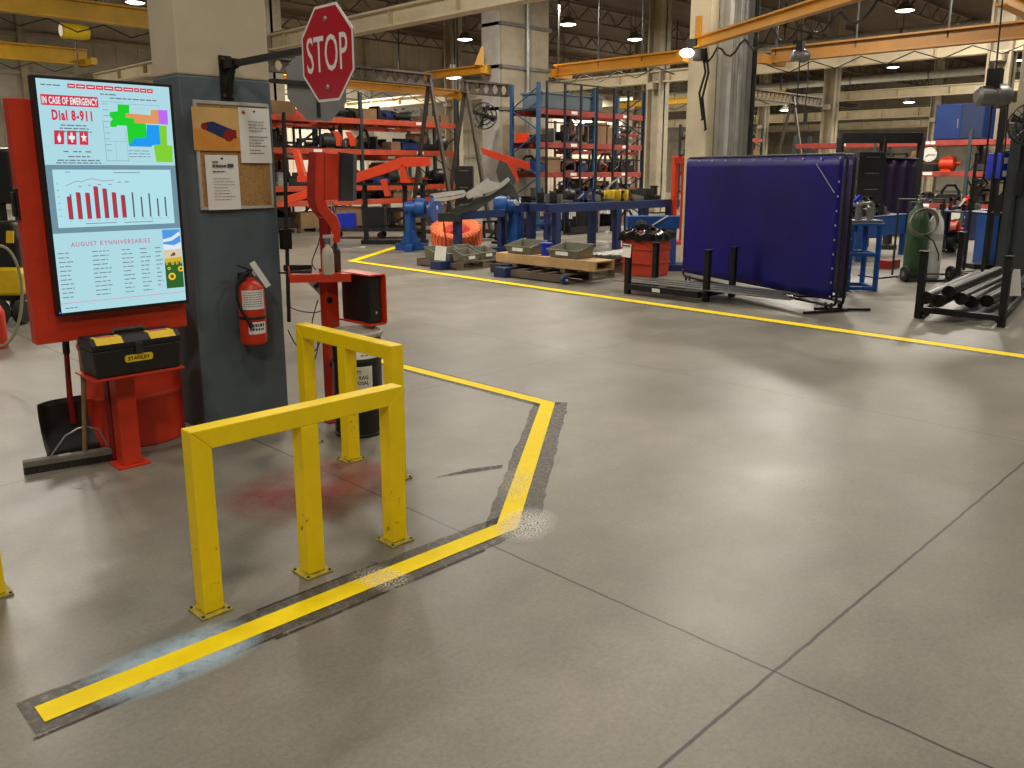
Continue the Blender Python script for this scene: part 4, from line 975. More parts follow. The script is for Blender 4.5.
M().lathe(c2+ZV*1.03,[(.025,0),(.025,.05),(.03,.055),(.03,.07)],10).build('valve',GALV,t)
t=thing('cylinder_cart','small two wheeled cart carrying the green and white gas cylinders','cart',tuple(c+CR*.15))
b0=c-CR*.22; b1=c+CR*.46
for e in (b0,b1):
    k=e-CFH*.22+ZV*.115; wl=M().lathe(k-CR*.03,[(.03,0),(.11,0),(.12,.012),(.12,.048),(.11,.06),(.03,.06)],22,CR).build('wheel',RUB,t); M().lathe(k-CR*.035,[(.045,0),(.045,.07)],14,CR).build('hub',GRY,wl)
M().bar(b0-CFH*.22+ZV*.115,b1-CFH*.22+ZV*.115,.02).build('axle',DGRY,t)
m=M().bar(b0+ZV*.03-CFH*.1,b1+ZV*.03-CFH*.1,.34,.02,up=ZV); m.build('toe_plate',DGRY,t)
m=M().tube([b0+CFH*.2+ZV*.05,b0+CFH*.2+ZV*1.2,b1+CFH*.2+ZV*1.2,b1+CFH*.2+ZV*.05],.018,8); m.build('handle_frame',DGRY,t)
k=pD(925,221.5,Dc-.35); rr=13.5*Dc/858
lp=[k+CR*math.cos(a)*rr+ZV*math.sin(a)*rr*.95 for a in [i*2*math.pi/40 for i in range(40)]]
t=thing('welding_hose_coil','coiled pale hose hung in a ring over the white gas cylinder','hose',tuple(k))
for j in range(4): M().tube([p_+CFH*(.02*j)+ZV*(-.012*j) for p_ in lp],.010,6,True).build('coil',mat('khaki_hose',(150,146,116),.5) if j%2 else GRY,t)
M().tube([k-ZV*rr*.9,k-ZV*rr*1.4+CR*.15,k-ZV*rr*2.4+CR*.25,g(937,276)+ZV*.02,g(975,272)+ZV*.02],.010,6).build('loose_end',BLK,t)
# regulator box over cylinder
# blue work stool beside curtain, with a fixture on it
c=g(860,291); zt=pD(858,226,c.dot(CFH)).z
t=thing('fixture_stand','narrow bright blue steel stand right of the welding curtain holding a silver fixture','stand',tuple(c))
dA=CR*.19; dB=CFH*.22
for i,j in ((-1,-1),(1,-1),(-1,1),(1,1)):
    o=c+CFH*.2+dA*i+dB*j; M().bar(o,o+ZV*zt,.06,.05,up=(1,0,0)).build('leg',BLU,t,.004)
for j in (-1,1):
    for z in (.04,.50): M().bar(c+CFH*.2+dB*j-dA+ZV*z,c+CFH*.2+dB*j+dA+ZV*z,.05,.05).build('rung',BLU,t,.003)
for i in (-1,1):
    for z in (.04,.50): M().bar(c+CFH*.2+dA*i-dB+ZV*z,c+CFH*.2+dA*i+dB+ZV*z,.05,.05).build('rung',BLU,t,.003)
k=c+CFH*.2+ZV*zt; M().bar(k-dA*1.35+ZV*.02,k+dA*1.35+ZV*.02,.5,.03).build('top_plate',BLU,t,.004)
t=thing('silver_fixture','silver machined fixture of upright pins on the narrow blue stand','fixture',tuple(k+ZV*.035))
k=k+ZV*.035
M().bar(k-CR*.2+ZV*.02,k+CR*.25+ZV*.02,.34,.04).build('base_block',GRY,t,.004)
for i in range(5):
    e=k-CR*.15+CR*.08*i-CFH*(.06 if i%2 else -.05); M().lathe(e+ZV*.04,[(.028,0),(.028,.13+.04*(i%3)),(.04,.14+.04*(i%3)),(.04,.17+.04*(i%3))],12).build('pin',GALV,t)
M().bar(k-CR*.12+ZV*.24,k+CR*.14+ZV*.27,.12,.03).build('clamp_arm',GALV,t); M().bar(k-CR*.1+ZV*.27,k-CR*.02+ZV*.36,.06,.05).build('blue_knob',BLUB,t)
# blue work bench behind stand and cylinders
def bench(x0,x1,y0,y1,h,label,m_=BLU,rail=.16,leg=.09,grp='blue steel benches'):
    t=thing('work_bench',label,'bench',((x0+x1)/2,(y0+y1)/2,0),grp)
    M().box(x0,x1,y0,y1,h-.03,h).build('top',NAVY if m_ is BLU else m_,t,.003)
    for y in (y0,y1-.05): M().box(x0+.02,x1-.02,y,y+.05,h-.03-rail,h-.03).build('apron',m_,t)
    for x in (x0,x1-leg):
        for y in (y0,y1-leg): M().box(x,x+leg,y,y+leg,0,h-.03).build('leg',m_,t,.003)
    return t
e=g(900,266); hB=pD(880,228,17.2).z
bench(15.2,17.3,6.3,7.3,.80,'bright blue steel bench behind the green gas cylinder',BLU,.34)
bench(17.7,19.2,5.3,6.2,.86,'dull blue steel cabinet bench right of the gas cylinders',NAVY,.5)
k=g(888,268); single(M().box(k.x-.2,k.x+.2,k.y-.12,k.y+.12,0,.14),'red_tray',REDK,'small red tray on the floor beneath the blue bench','tray')
tag(M().tube([g(858,276)+ZV*.012,g(880,279)+ZV*.012,g(905,276)+ZV*.012,g(940,275)+ZV*.012,g(985,274)+ZV*.012],.012,6).build('floor_cable',BLK,None,loc=tuple(g(880,279))),'black cable lying on the floor behind the gas cylinder cart','cable')
# ------------------------------------------------------------------ blue positioners and grey casting on the left
def post_stand(base,h,label,name='weld_positioner'):
    t=thing(name,label,'welding positioner',tuple(base),'blue welding positioners'); return t
b=g(411,250); Db=b.dot(CFH)
z_=lambda py,D=Db: pD(400,py,D).z
t=post_stand(b,1.0,'left blue welding positioner with a motor drum and round face plate')
M().bar(b-CR*.32+ZV*.07-CFH*.0,b+CR*.36+ZV*.07,.16,.14).build('base_beam',BLU,t,.006)
M().bar(b+ZV*.07-CFH*.5,b+ZV*.07+CFH*.5,.16,.13).build('base_beam',BLU,t,.006)
M().bar(b+ZV*.1,b+ZV*z_(207),.16,.16,up=(1,0,0)).build('post',BLU,t,.006)
M().ext([(-.22,0),(.22,0),(.09,.28),(-.09,.28)],b+ZV*.14-CFH*.09,CR,ZV,CFH*.02).build('gusset',BLU,t)
zt=z_(208); k=b+ZV*zt
M().lathe(k-CR*.12,[(.10,0),(.13,.02),(.13,.22),(.20,.24),(.20,.42),(.14,.46)],20,CR).build('motor_drum',BLU,t)
M().lathe(k+CR*.34,[(.05,0),(.05,.24)],14,CR).build('spindle',LGRY,t)
M().lathe(k+CR*.50-ZV*.05,[(.28,0),(.28,.05),(.24,.06)],28,(CR-CFH*.45).normalized()).build('face_plate',BLU,t)
m=M().tube([k-CR*.05+ZV*.15,k+CR*.2+ZV*.20,k+CR*.38+ZV*.12],.012,6); m.build('cable',BLK,t)
b2=g(458,257); D2=b2.dot(CFH)
t=post_stand(b2,1.0,'middle blue welding positioner post with a dark table arm, in front of the orange tyre')
zz=pD(458,216,D2).z
M().bar(b2+ZV*.0,b2+ZV*zz,.13,.13,up=(1,0,0)).build('post',NAVY,t,.006)
M().bar(b2-CR*.25+ZV*.03,b2+CR*.25+ZV*.03,.2,.06).build('base_plate',NAVY,t)
M().bar(b2-CR*.36+ZV*(zz-.02),b2+CR*.07+ZV*(zz-.02),.34,.16).build('table',DGRY,t,.006)
M().bar(b2+CR*.05+ZV*zz,b2+CR*.9+ZV*(zz+.06),.18,.14).build('arm',NAVY,t,.006)
tag(M().tube([b2-CR*.25+ZV*(zz-.1)-CFH*.2,b2-CR*.22+ZV*.4-CFH*.2,b2-CR*.18+ZV*.02-CFH*.2],.016,6).build('cable',REDK,None,loc=tuple(b2)),'dark red cable hanging from the middle blue positioner table to the floor','cable')
b3=g(516,252); D3=b3.dot(CFH); zz=pD(510,208,D3).z
t=post_stand(b3,1,'right blue welding positioner with a thick drum under the grey casting')
M().bar(b3-CR*.30,b3-CR*.30+ZV*zz,.12,.12,up=(1,0,0)).build('post',NAVY,t,.006)
M().bar(b3+CR*.0,b3+CR*.0+ZV*(zz+.02),.26,.2,up=(1,0,0)).build('post',BLU,t,.006)
M().bar(b3-CR*.55+ZV*.06-CFH*.2,b3+CR*.4+ZV*.06-CFH*.2,.3,.12).build('base_beam',NAVY,t,.006)
M().lathe(b3+ZV*(zz+.02)-CR*.46,[(.16,0),(.22,.02),(.22,.26),(.15,.28),(.15,.42),(.19,.44),(.19,.56)],24,CR).build('drum_gearbox',BLU,t)
M().lathe(b3+ZV*(zz+.12)+CR*.02-CFH*.2,[(.06,0),(.07,.05),(.05,.10)],12,-CFH).build('white_cap',WHT,t)
# grey casting held between positioners
CAST=mat('dark_grey_primer',(70,72,66),.6,.1,.12,3)
t=thing('steel_weldment','curved grey fabricated chute with a light inner face held above the blue positioners','weldment',tuple(pD(480,212,D2)),)
def imgpoly(pts,D,thk,m_,nm,par,bev=0):
    P=[pD(x,y,D) for x,y in pts]; n_=len(P); off=CFH*thk
    m=M().add(P+[p_+off for p_ in P],[tuple(range(n_)),tuple(range(n_,2*n_))[::-1]]+[(i,i+n_,(i+1)%n_+n_,(i+1)%n_) for i in range(n_)]); return m.build(nm,m_,par,bev)
imgpoly([(450,210),(458,206),(468,204),(476,198),(490,195),(500,189),(509,182),(514,186),(518,194),(520,203),(514,198),(506,194),(496,197),(486,204),(476,211),(466,213),(452,215)],D2-.1,.45,CAST,'body',t,.01)
m=M(); 
imgpoly([(464,194),(475,187),(488,177.5),(490,181),(500,183),(508,177),(510,180),(503,187),(492,191),(480,195),(468,199)],D2-.16,.05,LGRY,'light_inner_face',t)
imgpoly([(499,160),(507,163),(516,180),(514,186),(500,184),(496,172)],D2+.3,.12,CAST,'rear_fin',t,.004)
imgpoly([(431,194),(444,192),(464,190),(466,193),(450,196),(435,198)],D2-.2,.06,LGRY,'left_flange',t); imgpoly([(434,199),(450,197),(466,193.5),(464,197),(446,201),(434,201)],D2-.25,.06,LGRY,'lower_flange',t)
# orange tyre lying on the floor
c=g(457,254); c=c+c.normalized()*.62; rt=26.5*c.dot(CFH)/858
t=thing('wheel_tyre','large orange painted tyre lying tilted on the floor behind the blue positioner','tyre',tuple(c),rz=0)
TIL=math.radians(21); t.rotation_mode='QUATERNION'; t.rotation_quaternion=Matrix.Rotation(TIL,3,CR).to_quaternion(); t.location=c+ZV*(rt*math.sin(TIL)*.97+.01)
n_=48; ht=.34; O0=Vector((0,0,0))
M().lathe(O0,[(rt*.52,.03),(rt*.84,.0),(rt*.92,.04),(rt*.94,.17),(rt*.92,ht-.04),(rt*.82,ht),(rt*.58,ht-.03),(rt*.50,ht-.08),(rt*.48,.18),(rt*.52,.03)],n_).build('tyre_body',ORGR,t)
for i in range(34):
    a=i*2*math.pi/34; u_=Vector((math.cos(a),math.sin(a),0)); v_=Vector((-math.sin(a),math.cos(a),0)); o=u_*rt*.93; m=M()
    for (z0,z1,sh) in ((.01,.165,.025),(.18,ht-.015,-.025)): m.bar(o+v_*sh+ZV*z0,o-v_*sh*.5+ZV*z1,.05,.055,up=u_)
    m.bar(u_*rt*.74+ZV*(ht-.005),u_*rt*.93+ZV*(ht-.02),.05,.02); m.build('tread_lug',ORGR,t)
M().lathe(ZV*.10,[(rt*.50,0),(rt*.49,.16),(rt*.44,.18),(rt*.24,.10),(rt*.22,.03),(0,.03)],30).build('rim',mat('red_wheel_rim',(200,52,28),.5),t)
M().box
k_=c+CFH*rt*.8; single(M().bar((k_.x-.3,k_.y+.3,.15),(k_.x+.3,k_.y-.3,.15),.18,.3),'timber_chock',WOODD,'timber chock raising the rear of the orange tyre','timber block')
# small timber pallet with grey bins
def pallet(x0,x1,y0,y1,label,m_,ext_z=.13,nb=5,grp='timber pallets'):
    t=thing('pallet',label,'pallet',((x0+x1)/2,(y0+y1)/2,0),grp)
    W_=(y1-y0)
    for i in range(nb):
        a=y0+(W_-.1)*i/(nb-1); M().box(x0,x1,a,a+.1,ext_z-.02,ext_z).build('deck_board',m_,t)
    for i in range(3):
        a=x0+((x1-x0)-.08)*i/2; M().box(a,a+.08,y0,y1,.02,ext_z-.02).build('stringer',m_,t)
    for a in (y0,y1-.1): M().box(x0,x1,a,a+.1,0,.02).build('bottom_board',m_,t)
    return t
def bin_(x,y,z,wx,wy,h,label,m_,rz=0,grp='open parts bins'):
    t=thing('parts_bin',label,'bin',(x,y,z),grp,rz=rz)
    m=M(); th=.008
    # tapered open box with cut-down front (front is -y)
    lo=[(-wx*.42,-wy*.42,0),(wx*.42,-wy*.42,0),(wx*.42,wy*.45,0),(-wx*.42,wy*.45,0)]
    hf=h*.6
    hi=[(-wx*.5,-wy*.5,hf),(wx*.5,-wy*.5,hf),(wx*.5,wy*.5,h),(-wx*.5,wy*.5,h)]
    m.add(lo+hi,[(0,3,2,1),(0,1,5,4),(1,2,6,5),(2,3,7,6),(3,0,4,7)])
    o=m.build('shell',m_,t); so=o.modifiers.new('thick','SOLIDIFY'); so.thickness=.012; so.offset=-1
    M().tube([Vector(p_) for p_ in hi],.012,6,True).build('rolled_rim',m_,t)
    M().box(-wx*.2,wx*.2,-wy*.5-.004,-wy*.5+.004,hf*.4,hf*.85).build('label_holder',PAPER,t)
    return t
a=g(443,268.5); b=g(497,266)
px0=9.35; 
p1=g(476,269); pl_=pallet(p1.x-.35,p1.x+.75,p1.y+.0,p1.y+1.15,'small timber pallet under grey bins, in front of the orange tyre',WOODD)
for i,(fx,fy,lb) in enumerate([(.0,.22,'nearest the white card'),(.0,.62,'in the middle'),(.0,1.0,'at the far end')]):
    bin_(p1.x-.12,p1.y+.12+i*.37,.13,.36,.30,.20,'olive grey bin on the small timber pallet, '+['rightmost','middle','leftmost'][i],BIN,0,'grey bins on the small pallet')
for i in range(2): bin_(p1.x+.40,p1.y+.25+i*.45,.13,.36,.30,.20,'olive grey bin in the rear row of the small pallet, '+['right one','left one'][i],BIN,0,'grey bins on the small pallet')
k=pD(440,253,14.0); tag(M().ext([(-.10,-.11),(.09,-.13),(.11,.10),(-.07,.12)],k,CR,ZV+CFH*.2,CFH*.004).build('paper_card',PAPER,None,loc=tuple(k)),'white paper card leaning against the grey bins on the small pallet','card')
k=g(440,270.5); single(M().box(k.x,k.x+.5,k.y,k.y+.25,0,.14),'steel_tube_offcut',NAVY,'dark blue square tube offcut on the floor at the left of the small pallet','tube',bevel=.004)
# bigger pallets, board box and bins
p2=g(508,281); 
D0=g(545,285)
pallet(9.15,10.3,8.05,9.35,'weathered grey pallet on the floor nearest the yellow line, under the timber box',WOODD,.14)
pallet(9.4,10.6,9.2,9.9,'dark pallet half hidden behind the weathered grey one',mat('dark_stained_timber',(52,50,52),.8,0,.2,3),.14)
k=g(505,277); single(M().box(k.x-.1,k.x+.6,k.y-.1,k.y+.15,0,.15),'steel_tube_offcut',NAVY,'navy square tube offcut left of the weathered grey pallet','tube',bevel=.004)
e=g(566,285); t=thing('blue_roller','small navy blue roller wheel on the floor at the pallet corner','wheel',tuple(e+CFH*.05)); c=e+CFH*.08
M().lathe(c+ZV*.065-CR*.03,[(.02,0),(.06,0),(.065,.01),(.065,.05),(.06,.06)],18,(CR*.5-CFH).normalized()).build('wheel',NAVY,t); M().lathe(c+ZV*.065-CFH*.03,[(.02,0),(.02,.04)],10,(CR*.5-CFH).normalized()).build('hub',LGRY,t)
t=thing('timber_box','long pale timber box section lying across the weathered pallet','timber frame',(9.6,8.5,.2))
za=.225; zb=.325; ya,yb=7.62,9.66
M().box(9.30,9.34,ya,yb,za,zb).build('front_board',WOOD,t,.002); M().box(9.70,9.74,ya,yb,za,zb).build('rear_board',WOOD,t,.002)
M().box(9.30,9.74,ya,yb,zb,zb+.022).build('top_board',WOOD,t,.002); M().box(9.30,9.74,ya,yb,za-.02,za).build('bottom_board',WOOD,t,.002)
for y in (8.2,9.2): M().box(9.3,9.74,y,y+.09,.14,za-.02).build('cross_batten',WOODD,t)
zt=zb+.022
b_=pD(530,246,12.6)
bin_(9.52,9.20,zt,.56,.40,.20,'large olive bin with a white label on the left end of the timber box',BIN,-math.pi/2,'large bins on the timber box')
bin_(9.52,8.28,zt,.60,.40,.20,'large olive bin on the right end of the timber box',BIN,-math.pi/2,'large bins on the timber box')
c=Vector((9.50,8.76,zt)); t=thing('plastic_pot','small bright blue plastic pot between the two olive bins on the timber box','pot',tuple(c))
M().lathe(c,[(.075,0),(.085,.17),(.092,.17),(.092,.19),(.08,.19),(.07,.02),(0,.02)],22).build('pot',BLUB,t)
M().lathe(c,[(.093,.165),(.096,.17),(.096,.19),(.093,.195)],22).build('rim',BLUB,t)
k=pD(519,250,12.2); 
M().box
# bundle of grey round bar ends
t=thing('tube_bundle','bundle of grey steel tubes on the floor right of the timber box','tube bundle',(10.9,8.35,.0))
for i in range(7):
    for j in range(2):
        o=Vector((10.72+.0*i,9.0-.095*i-(j*.047),.16+.085*j)); M().lathe(o,[(.042,0),(.042,1.3),(.034,1.3),(.034,0),(.042,0)],12,(1,.05,0)).build('tube',GRY,t)
M().box(10.8,10.9,8.25,9.1,0,.115).build('timber_block',WOODD,t); M().box(11.7,11.8,8.25,9.1,0,.115).build('timber_block',WOODD,t)
# long blue steel table with frame rails
def longtable(x0,x1,y0,y1,h,label,legs=3,grp='blue steel benches',m_=NAVY):
    t=thing('fabrication_table',label,'table',((x0+x1)/2,(y0+y1)/2,0),grp)
    for y in (y0,y1-.12): M().box(x0,x1,y,y+.12,h-.17,h).build('long_rail',m_,t,.006)
    for i in range(5):
        x=x0+.1+(x1-x0-.3)*i/4; M().box(x,x+.1,y0+.12,y1-.12,h-.15,h-.01).build('cross_rail',m_,t)
    for i in range(legs):
        x=x0+.2+(x1-x0-.6)*i/(legs-1)
        for y in (y0,y1-.12): M().box(x,x+.16,y,y+.12,0,h-.17).build('leg',m_,t,.004)
    return t
longtable(12.0,16.4,11.0,11.8,1.0,'long navy blue fabrication table behind the waste bin and bins',3)
b=g(548,242); single(M().bar(b+CFH*0,b+ZV*.02,.5,.3),'floor_plate',DGRY,'dark floor plate behind the timber box','plate')
b=g(547,246); t=thing('trestle','small navy blue trestle standing behind the olive bins','trestle',tuple(b)); zz=pD(548,213,b.dot(CFH)).z
M().bar(b,b+ZV*zz,.12,.12,up=(1,0,0)).build('main_post',NAVY,t,.004); M().bar(b-CR*.30,b-CR*.30+ZV*zz*.62,.06,.06,up=(1,0,0)).build('leg',NAVY,t); M().bar(b+CR*.26+CFH*.1,b+CR*.26+CFH*.1+ZV*zz*.72,.06,.06,up=(1,0,0)).build('leg',BLKM,t)
M().bar(b-CR*.36+ZV*zz*.62,b+CR*.3+ZV*zz*.66,.1,.07).build('cross_bar',NAVY,t,.004)
M().bar(b-CR*.1+ZV*zz,b+CR*.16+ZV*zz,.14,.03).build('top_pad',REDK,t)
k=pD(590,205,17.5)
# yellow blocks on blue table
k=pD(616,208,15.6)
t=thing('yellow_block_set','yellow lifting block resting on the navy blue fabrication table','block',(14.6,11.3,1.0))
for i in range(3): M().lathe((14.2+.20*i,11.3-.03*i,1.0),[(.10,0),(.115,.03),(.115,.20),(.10,.23)],16).build('roller',YPL,t)
M().tube([(14.1,11.3,1.23),(14.25,11.3,1.36),(14.55,11.25,1.52)],.022,8).build('handle_rod',GALV,t)
t=thing('machine_stand','tall bright blue machine post at the left edge of the welding curtain','post',tuple(g(672,268)))
b=g(674,272)+CFH*.35; D_=b.dot(CFH); M().bar(b-CR*.06,b-CR*.06+ZV*pD(674,219,D_).z,.22,.20,up=(1,0,0)).build('post',BLU,t,.006)
M().bar(b-CR*.75+ZV*pD(674,222,D_).z,b+CR*.1+ZV*pD(674,222,D_).z,.3,.2).build('head_beam',BLU,t,.006); M().bar(b-CR*.3+ZV*.05,b+CR*.3+ZV*.05,.5,.1).build('base',NAVY,t)
M().lathe(b-CR*.55+ZV*(pD(674,226,D_).z)-CFH*.25,[(.05,0),(.12,.02),(.12,.10),(.06,.14)],18,-CFH).build('wheel_boss',BLKM,t)
M().tube([b-CR*.1+ZV*.9-CFH*.18,b-CR*.35+ZV*.75-CFH*.2,b-CR*.25+ZV*.45-CFH*.2],.014,6).build('air_line',LGRY,t)
t=thing('press_machine','tall orange steel frame standing just left of the blue welding curtain','frame',tuple(g(680,240)))
b=g(681,244); D_=b.dot(CFH); zt=pD(681,156,D_).z
for o_ in (-.20,.02): M().bar(b+CR*o_,b+CR*o_+ZV*zt,.10,.12,up=(1,0,0)).build('upright',ORG_,t,.004)
M().bar(b-CR*.25+ZV*(zt-.1),b+CR*.5+ZV*(zt-.1),.14,.12).build('head_beam',ORG_,t,.004); M().bar(b-CR*.3+ZV*.04,b+CR*.4+ZV*.04,.5,.08).build('base',ORG_,t)
# ================================================================== STORAGE RACKS
def rack(name_label,x0,y0,bays,bayw,depth,beams,top,grp,beam_m,up_m,rot=0,label_plates=True,extra_top=0):
    """x0,y0 front left corner seen from the aisle; local x runs along the rack, local y goes to the back"""
    t=thing('pallet_rack',name_label,'rack',(x0,y0,0),grp,rz=rot)
    for i in range(bays+1):
        x=i*bayw
        for y in (0,depth-.09):
            o=M().box(x-.045,x+.045,y,y+.09,0,top).build('upright',up_m,t)
        m=M(); k=.3; f=0
        while k<top-.5:
            a,b=((.04,depth-.05) if f%2==0 else (depth-.05,.04)); m.bar((x,a,k),(x,b,k+.55),.03,.03); k+=.6; f+=1
        m.build('lacing',up_m,t)
    for i in range(bays):
        for z in beams:
            for y in (.0,depth-.05):
                M().box(i*bayw+.045,(i+1)*bayw-.045,y,y+.05,z-.15,z).build('beam',beam_m,t,.006)
            m=M(); 
            for k in range(12):
                xx=i*bayw+.1+(bayw-.25)*k/11; m.box(xx,xx+.06,.05,depth-.05,z-.03,z-.005)
            d_=m.build('wire_deck',DGRY,t)
            if label_plates: M().box((i+.55)*bayw,(i+.55)*bayw+.26,-.004,0,z-.105,z-.025).build('bay_label',PAPER,t)
    return t
KINDS={}
def k_bin(w_,d,h,m):
    m.box(-w_/2,w_/2,d/2-.01,d/2,0,h).box(-w_/2,w_/2,-d/2,-d/2+.01,0,h*.6).box(-w_/2,w_/2,-d/2,d/2,0,.01)
    for s_ in (-1,1): m.ext([(-d/2,0),(d/2,0),(d/2,h),(-d/2,h*.6)],(s_*w_/2-(.01 if s_>0 else 0),0,0),UY,ZV,UX*.01)
def k_box(w_,d,h,m): m.box(-w_/2,w_/2,-d/2,d/2,0,h).box(-w_/2-.004,w_/2+.004,-.03,.03,h,h+.003).box(-.12,.12,-d/2-.003,-d/2,h*.4,h*.7)
def k_bracket(w_,d,h,m): m.ext([(-w_/2,0),(w_/2,0),(w_/2,.05),(-w_/2+.06,.05),(-w_/2+.06,h),(-w_/2,h)],(0,-d/2,0),UX,ZV,UY*d); m.ext([(-w_/2+.06,.05),(w_/2*.5,.05),(-w_/2+.06,h*.7)],(0,-.01,0),UX,ZV,UY*.02)
def k_hub(w_,d,h,m): r=min(w_,d)/2; m.lathe((0,0,0),[(r,0),(r,h*.25),(r*.5,h*.3),(r*.45,h*.85),(r*.6,h*.9),(r*.6,h),(r*.3,h),(r*.3,h*.5)],20)
def k_tubes(w_,d,h,m):
    n_=4
    for i in range(n_):
        for j in range(2):
            r=min(h/4.2,w_/n_/2); m.lathe((-w_/2+r+i*2*r,-d/2,r+j*1.8*r),[(r,0),(r,d),(r*.75,d),(r*.75,0),(r,0)],10,(0,1,0))
def k_frame(w_,d,h,m):
    for a in (-w_/2,w_/2-.05): m.box(a,a+.05,-d/2,-d/2+.05,0,h).box(a,a+.05,d/2-.05,d/2,0,h)
    for z in (0.0,h-.05): m.box(-w_/2,w_/2,-d/2,-d/2+.05,z,z+.05).box(-w_/2,w_/2,d/2-.05,d/2,z,z+.05)
    m.bar((-w_/2,0,.05),(w_/2,0,h-.05),.05,.05)
def k_arch(w_,d,h,m): m.tube([(-w_/2,0,0),(-w_/2,0,h*.6),(-w_/4,0,h*.93),(w_/4,0,h*.93),(w_/2,0,h*.6),(w_/2,0,0)],.04,8); m.box(-w_/2-.06,-w_/2+.06,-d/2,d/2,0,.03).box(w_/2-.06,w_/2+.06,-d/2,d/2,0,.03)
def k_channel(w_,d,h,m): m.box(-w_/2,w_/2,-d/2,-d/2+.02,0,h).box(-w_/2,w_/2,d/2-.02,d/2,0,h).box(-w_/2,w_/2,-d/2,d/2,0,.02); 
def k_motor(w_,d,h,m): r=min(h,d)*.42; m.lathe((-w_/2,0,r+.04),[(r*.6,0),(r,.05),(r,w_*.7),(r*.5,w_*.75),(r*.2,w_*.78),(r*.2,w_)],18,(1,0,0)); m.box(-w_*.35,w_*.1,-r*.8,r*.8,0,.05); m.box(-w_*.2,w_*.05,-r*.4,r*.4,r*2,r*2+.07)
KL=[('parts_bin','bin',k_bin),('cardboard_box','box',k_box),('angle_casting','casting',k_bracket),('machined_drum','metal part',k_hub),('tube_stack','tubes',k_tubes),('open_crate','crate',k_frame),('bent_pipe','pipe',k_arch),('steel_trough','trough',k_channel),('motor_unit','motor',k_motor)]
COLS=[('black',BLKM),('dark grey',DGRY),('grey',GRY),('light grey',GALV),('olive grey',BIN),('brown',COPPER),('orange',ORG_),('red',RED),('blue',BLU),('dark blue',NAVY),('yellow',YPL),('white',WHT),('cardboard brown',CARD),('black plastic',BLK)]
CW=[14,14,4,2,2,3,1.5,1.2,1,2,.4,.8,2,5]
USED=set()
def item(kind,colname,mm,loc,rz,w_,d,h,where,grp):
    nm,cat,fn=kind
    m=M(); fn(w_,d,h,m)
    lab='%s %s, %s'%(colname,nm.replace('_',' '),where)
    o=m.build(nm,mm); o.location=loc; o.rotation_euler.z=rz; tag(o,lab,cat,grp); return o
def fill(x0,y0,rot,L_,depth,z,hmax,where,grp,seed,kinds=None,cols=None,wmin=.3,wmax=.95,skip=.05,row=.12,back=True,lay=''):
    if back and depth>1: fill(x0,y0,rot,L_,depth,z,hmax*1.05,where,grp,seed+17,kinds,cols,wmin*1.3,wmax*1.1,.1,.08,False,' at back')
    kinds=kinds or (None if hmax<.9 else [q for q in KL if q[2] is not k_box and q[2] is not k_bin])
    rnd=random.Random(seed); x=.12; n_=0; ca,sa=math.cos(rot),math.sin(rot)
    while x<L_-.35:
        w_=min(rnd.uniform(wmin,wmax),L_-x-.1); 
        if rnd.random()<skip: x+=w_*.5; continue
        kd=rnd.choice(kinds or KL); 
        if kd[2] is k_box: c_=('brown',CARD)
        elif kd[2] is k_bin: c_=rnd.choice([('olive grey',BIN),('black',BLK),('dark blue',NAVY),('dark grey',DGRY),('black',BLK)])
        else: c_=rnd.choices(cols or COLS[:12],weights=(CW[:12] if cols is None else None))[0]
        h=rnd.uniform(.35,.95)*hmax; d=rnd.uniform(.35,.6)
        if kd[2] in (k_hub,k_bin): h=min(h,.35)
        if kd[2] is k_channel: h=min(h,.2)
        d=min(d,.46)
        cx_,cy_=x+w_/2,(.07 if back or depth<=1 else .57)+d/2+rnd.uniform(0,row)*(.5)
        loc=(x0+cx_*ca-cy_*sa,y0+cx_*sa+cy_*ca,z+.003)
        item(kd,c_[0],c_[1],loc,rot,w_*.92,d,h,'%s from left%s, %s'%(NTH[min(n_,14)],lay,where),grp); n_+=1
        x+=w_+rnd.uniform(.01,.06)
# rack behind the STOP sign
zb=[pY(400,y,20).z for y in (122,149.5,183,200)]
R1X=10.6; R1L=3.5
rack('long orange beamed pallet rack behind the red STOP sign and the computer stand',R1X,20,2,3.5,1.1,[.85,1.24+.0,2.22,3.05],3.75,'pallet racks',RACKO,TEAL)
for (z,hm,w_) in ((3.05,.5,'top beam'),(2.22,.66,'third beam'),(1.24,.8,'second beam'),(.85,.3,'lowest beam')):
    for b_ in range(2):
        fill(R1X+b_*3.5,20,0,3.5,1.1,z,hm,w_+', %s bay, STOP sign rack'%('left','right')[b_],'stock on the left rack',100+int(z*10)+b_)
rack('added second orange rack, a dark backing back to back behind the STOP sign rack',R1X,21.4,2,3.5,1.0,[1.0,2.1,3.0],3.6,'pallet racks',RACKO,TEAL)  # added rack: dark backing that hides the lit wall behind the front rack
for (z,hm,w_) in ((3.0,.6,'top beam'),(2.1,.8,'middle beam'),(1.0,1.0,'lowest beam'),(0,.9,'floor level')):
    for b_ in range(2): fill(R1X+b_*3.5,21.4,0,3.5,1.0,z,hm,w_+', %s bay, added back rack'%('left','right')[b_],'stock on the added back rack',150+int(z*10)+b_,wmin=.4,wmax=.9,kinds=[KL[1],KL[5],KL[8],KL[3],KL[2]],skip=.02)
for i in range(6):
    x=R1X+.3+i*1.12; t=pallet(x,x+1.0,20.0,21.0,'timber pallet at floor level of the left rack, %s from the left'%NTH[i],WOODD,.13,4,'floor pallets of the left rack')
    rnd=random.Random(i); item(KL[1] if i%3 else KL[0],'brown' if i%3 else 'black',CARD if i%3 else BLK,(x+.5,20.5,.131),0,.85,.8,rnd.uniform(.38,.52),'on the %s floor pallet of the left rack'%NTH[i],'crates under the left rack')
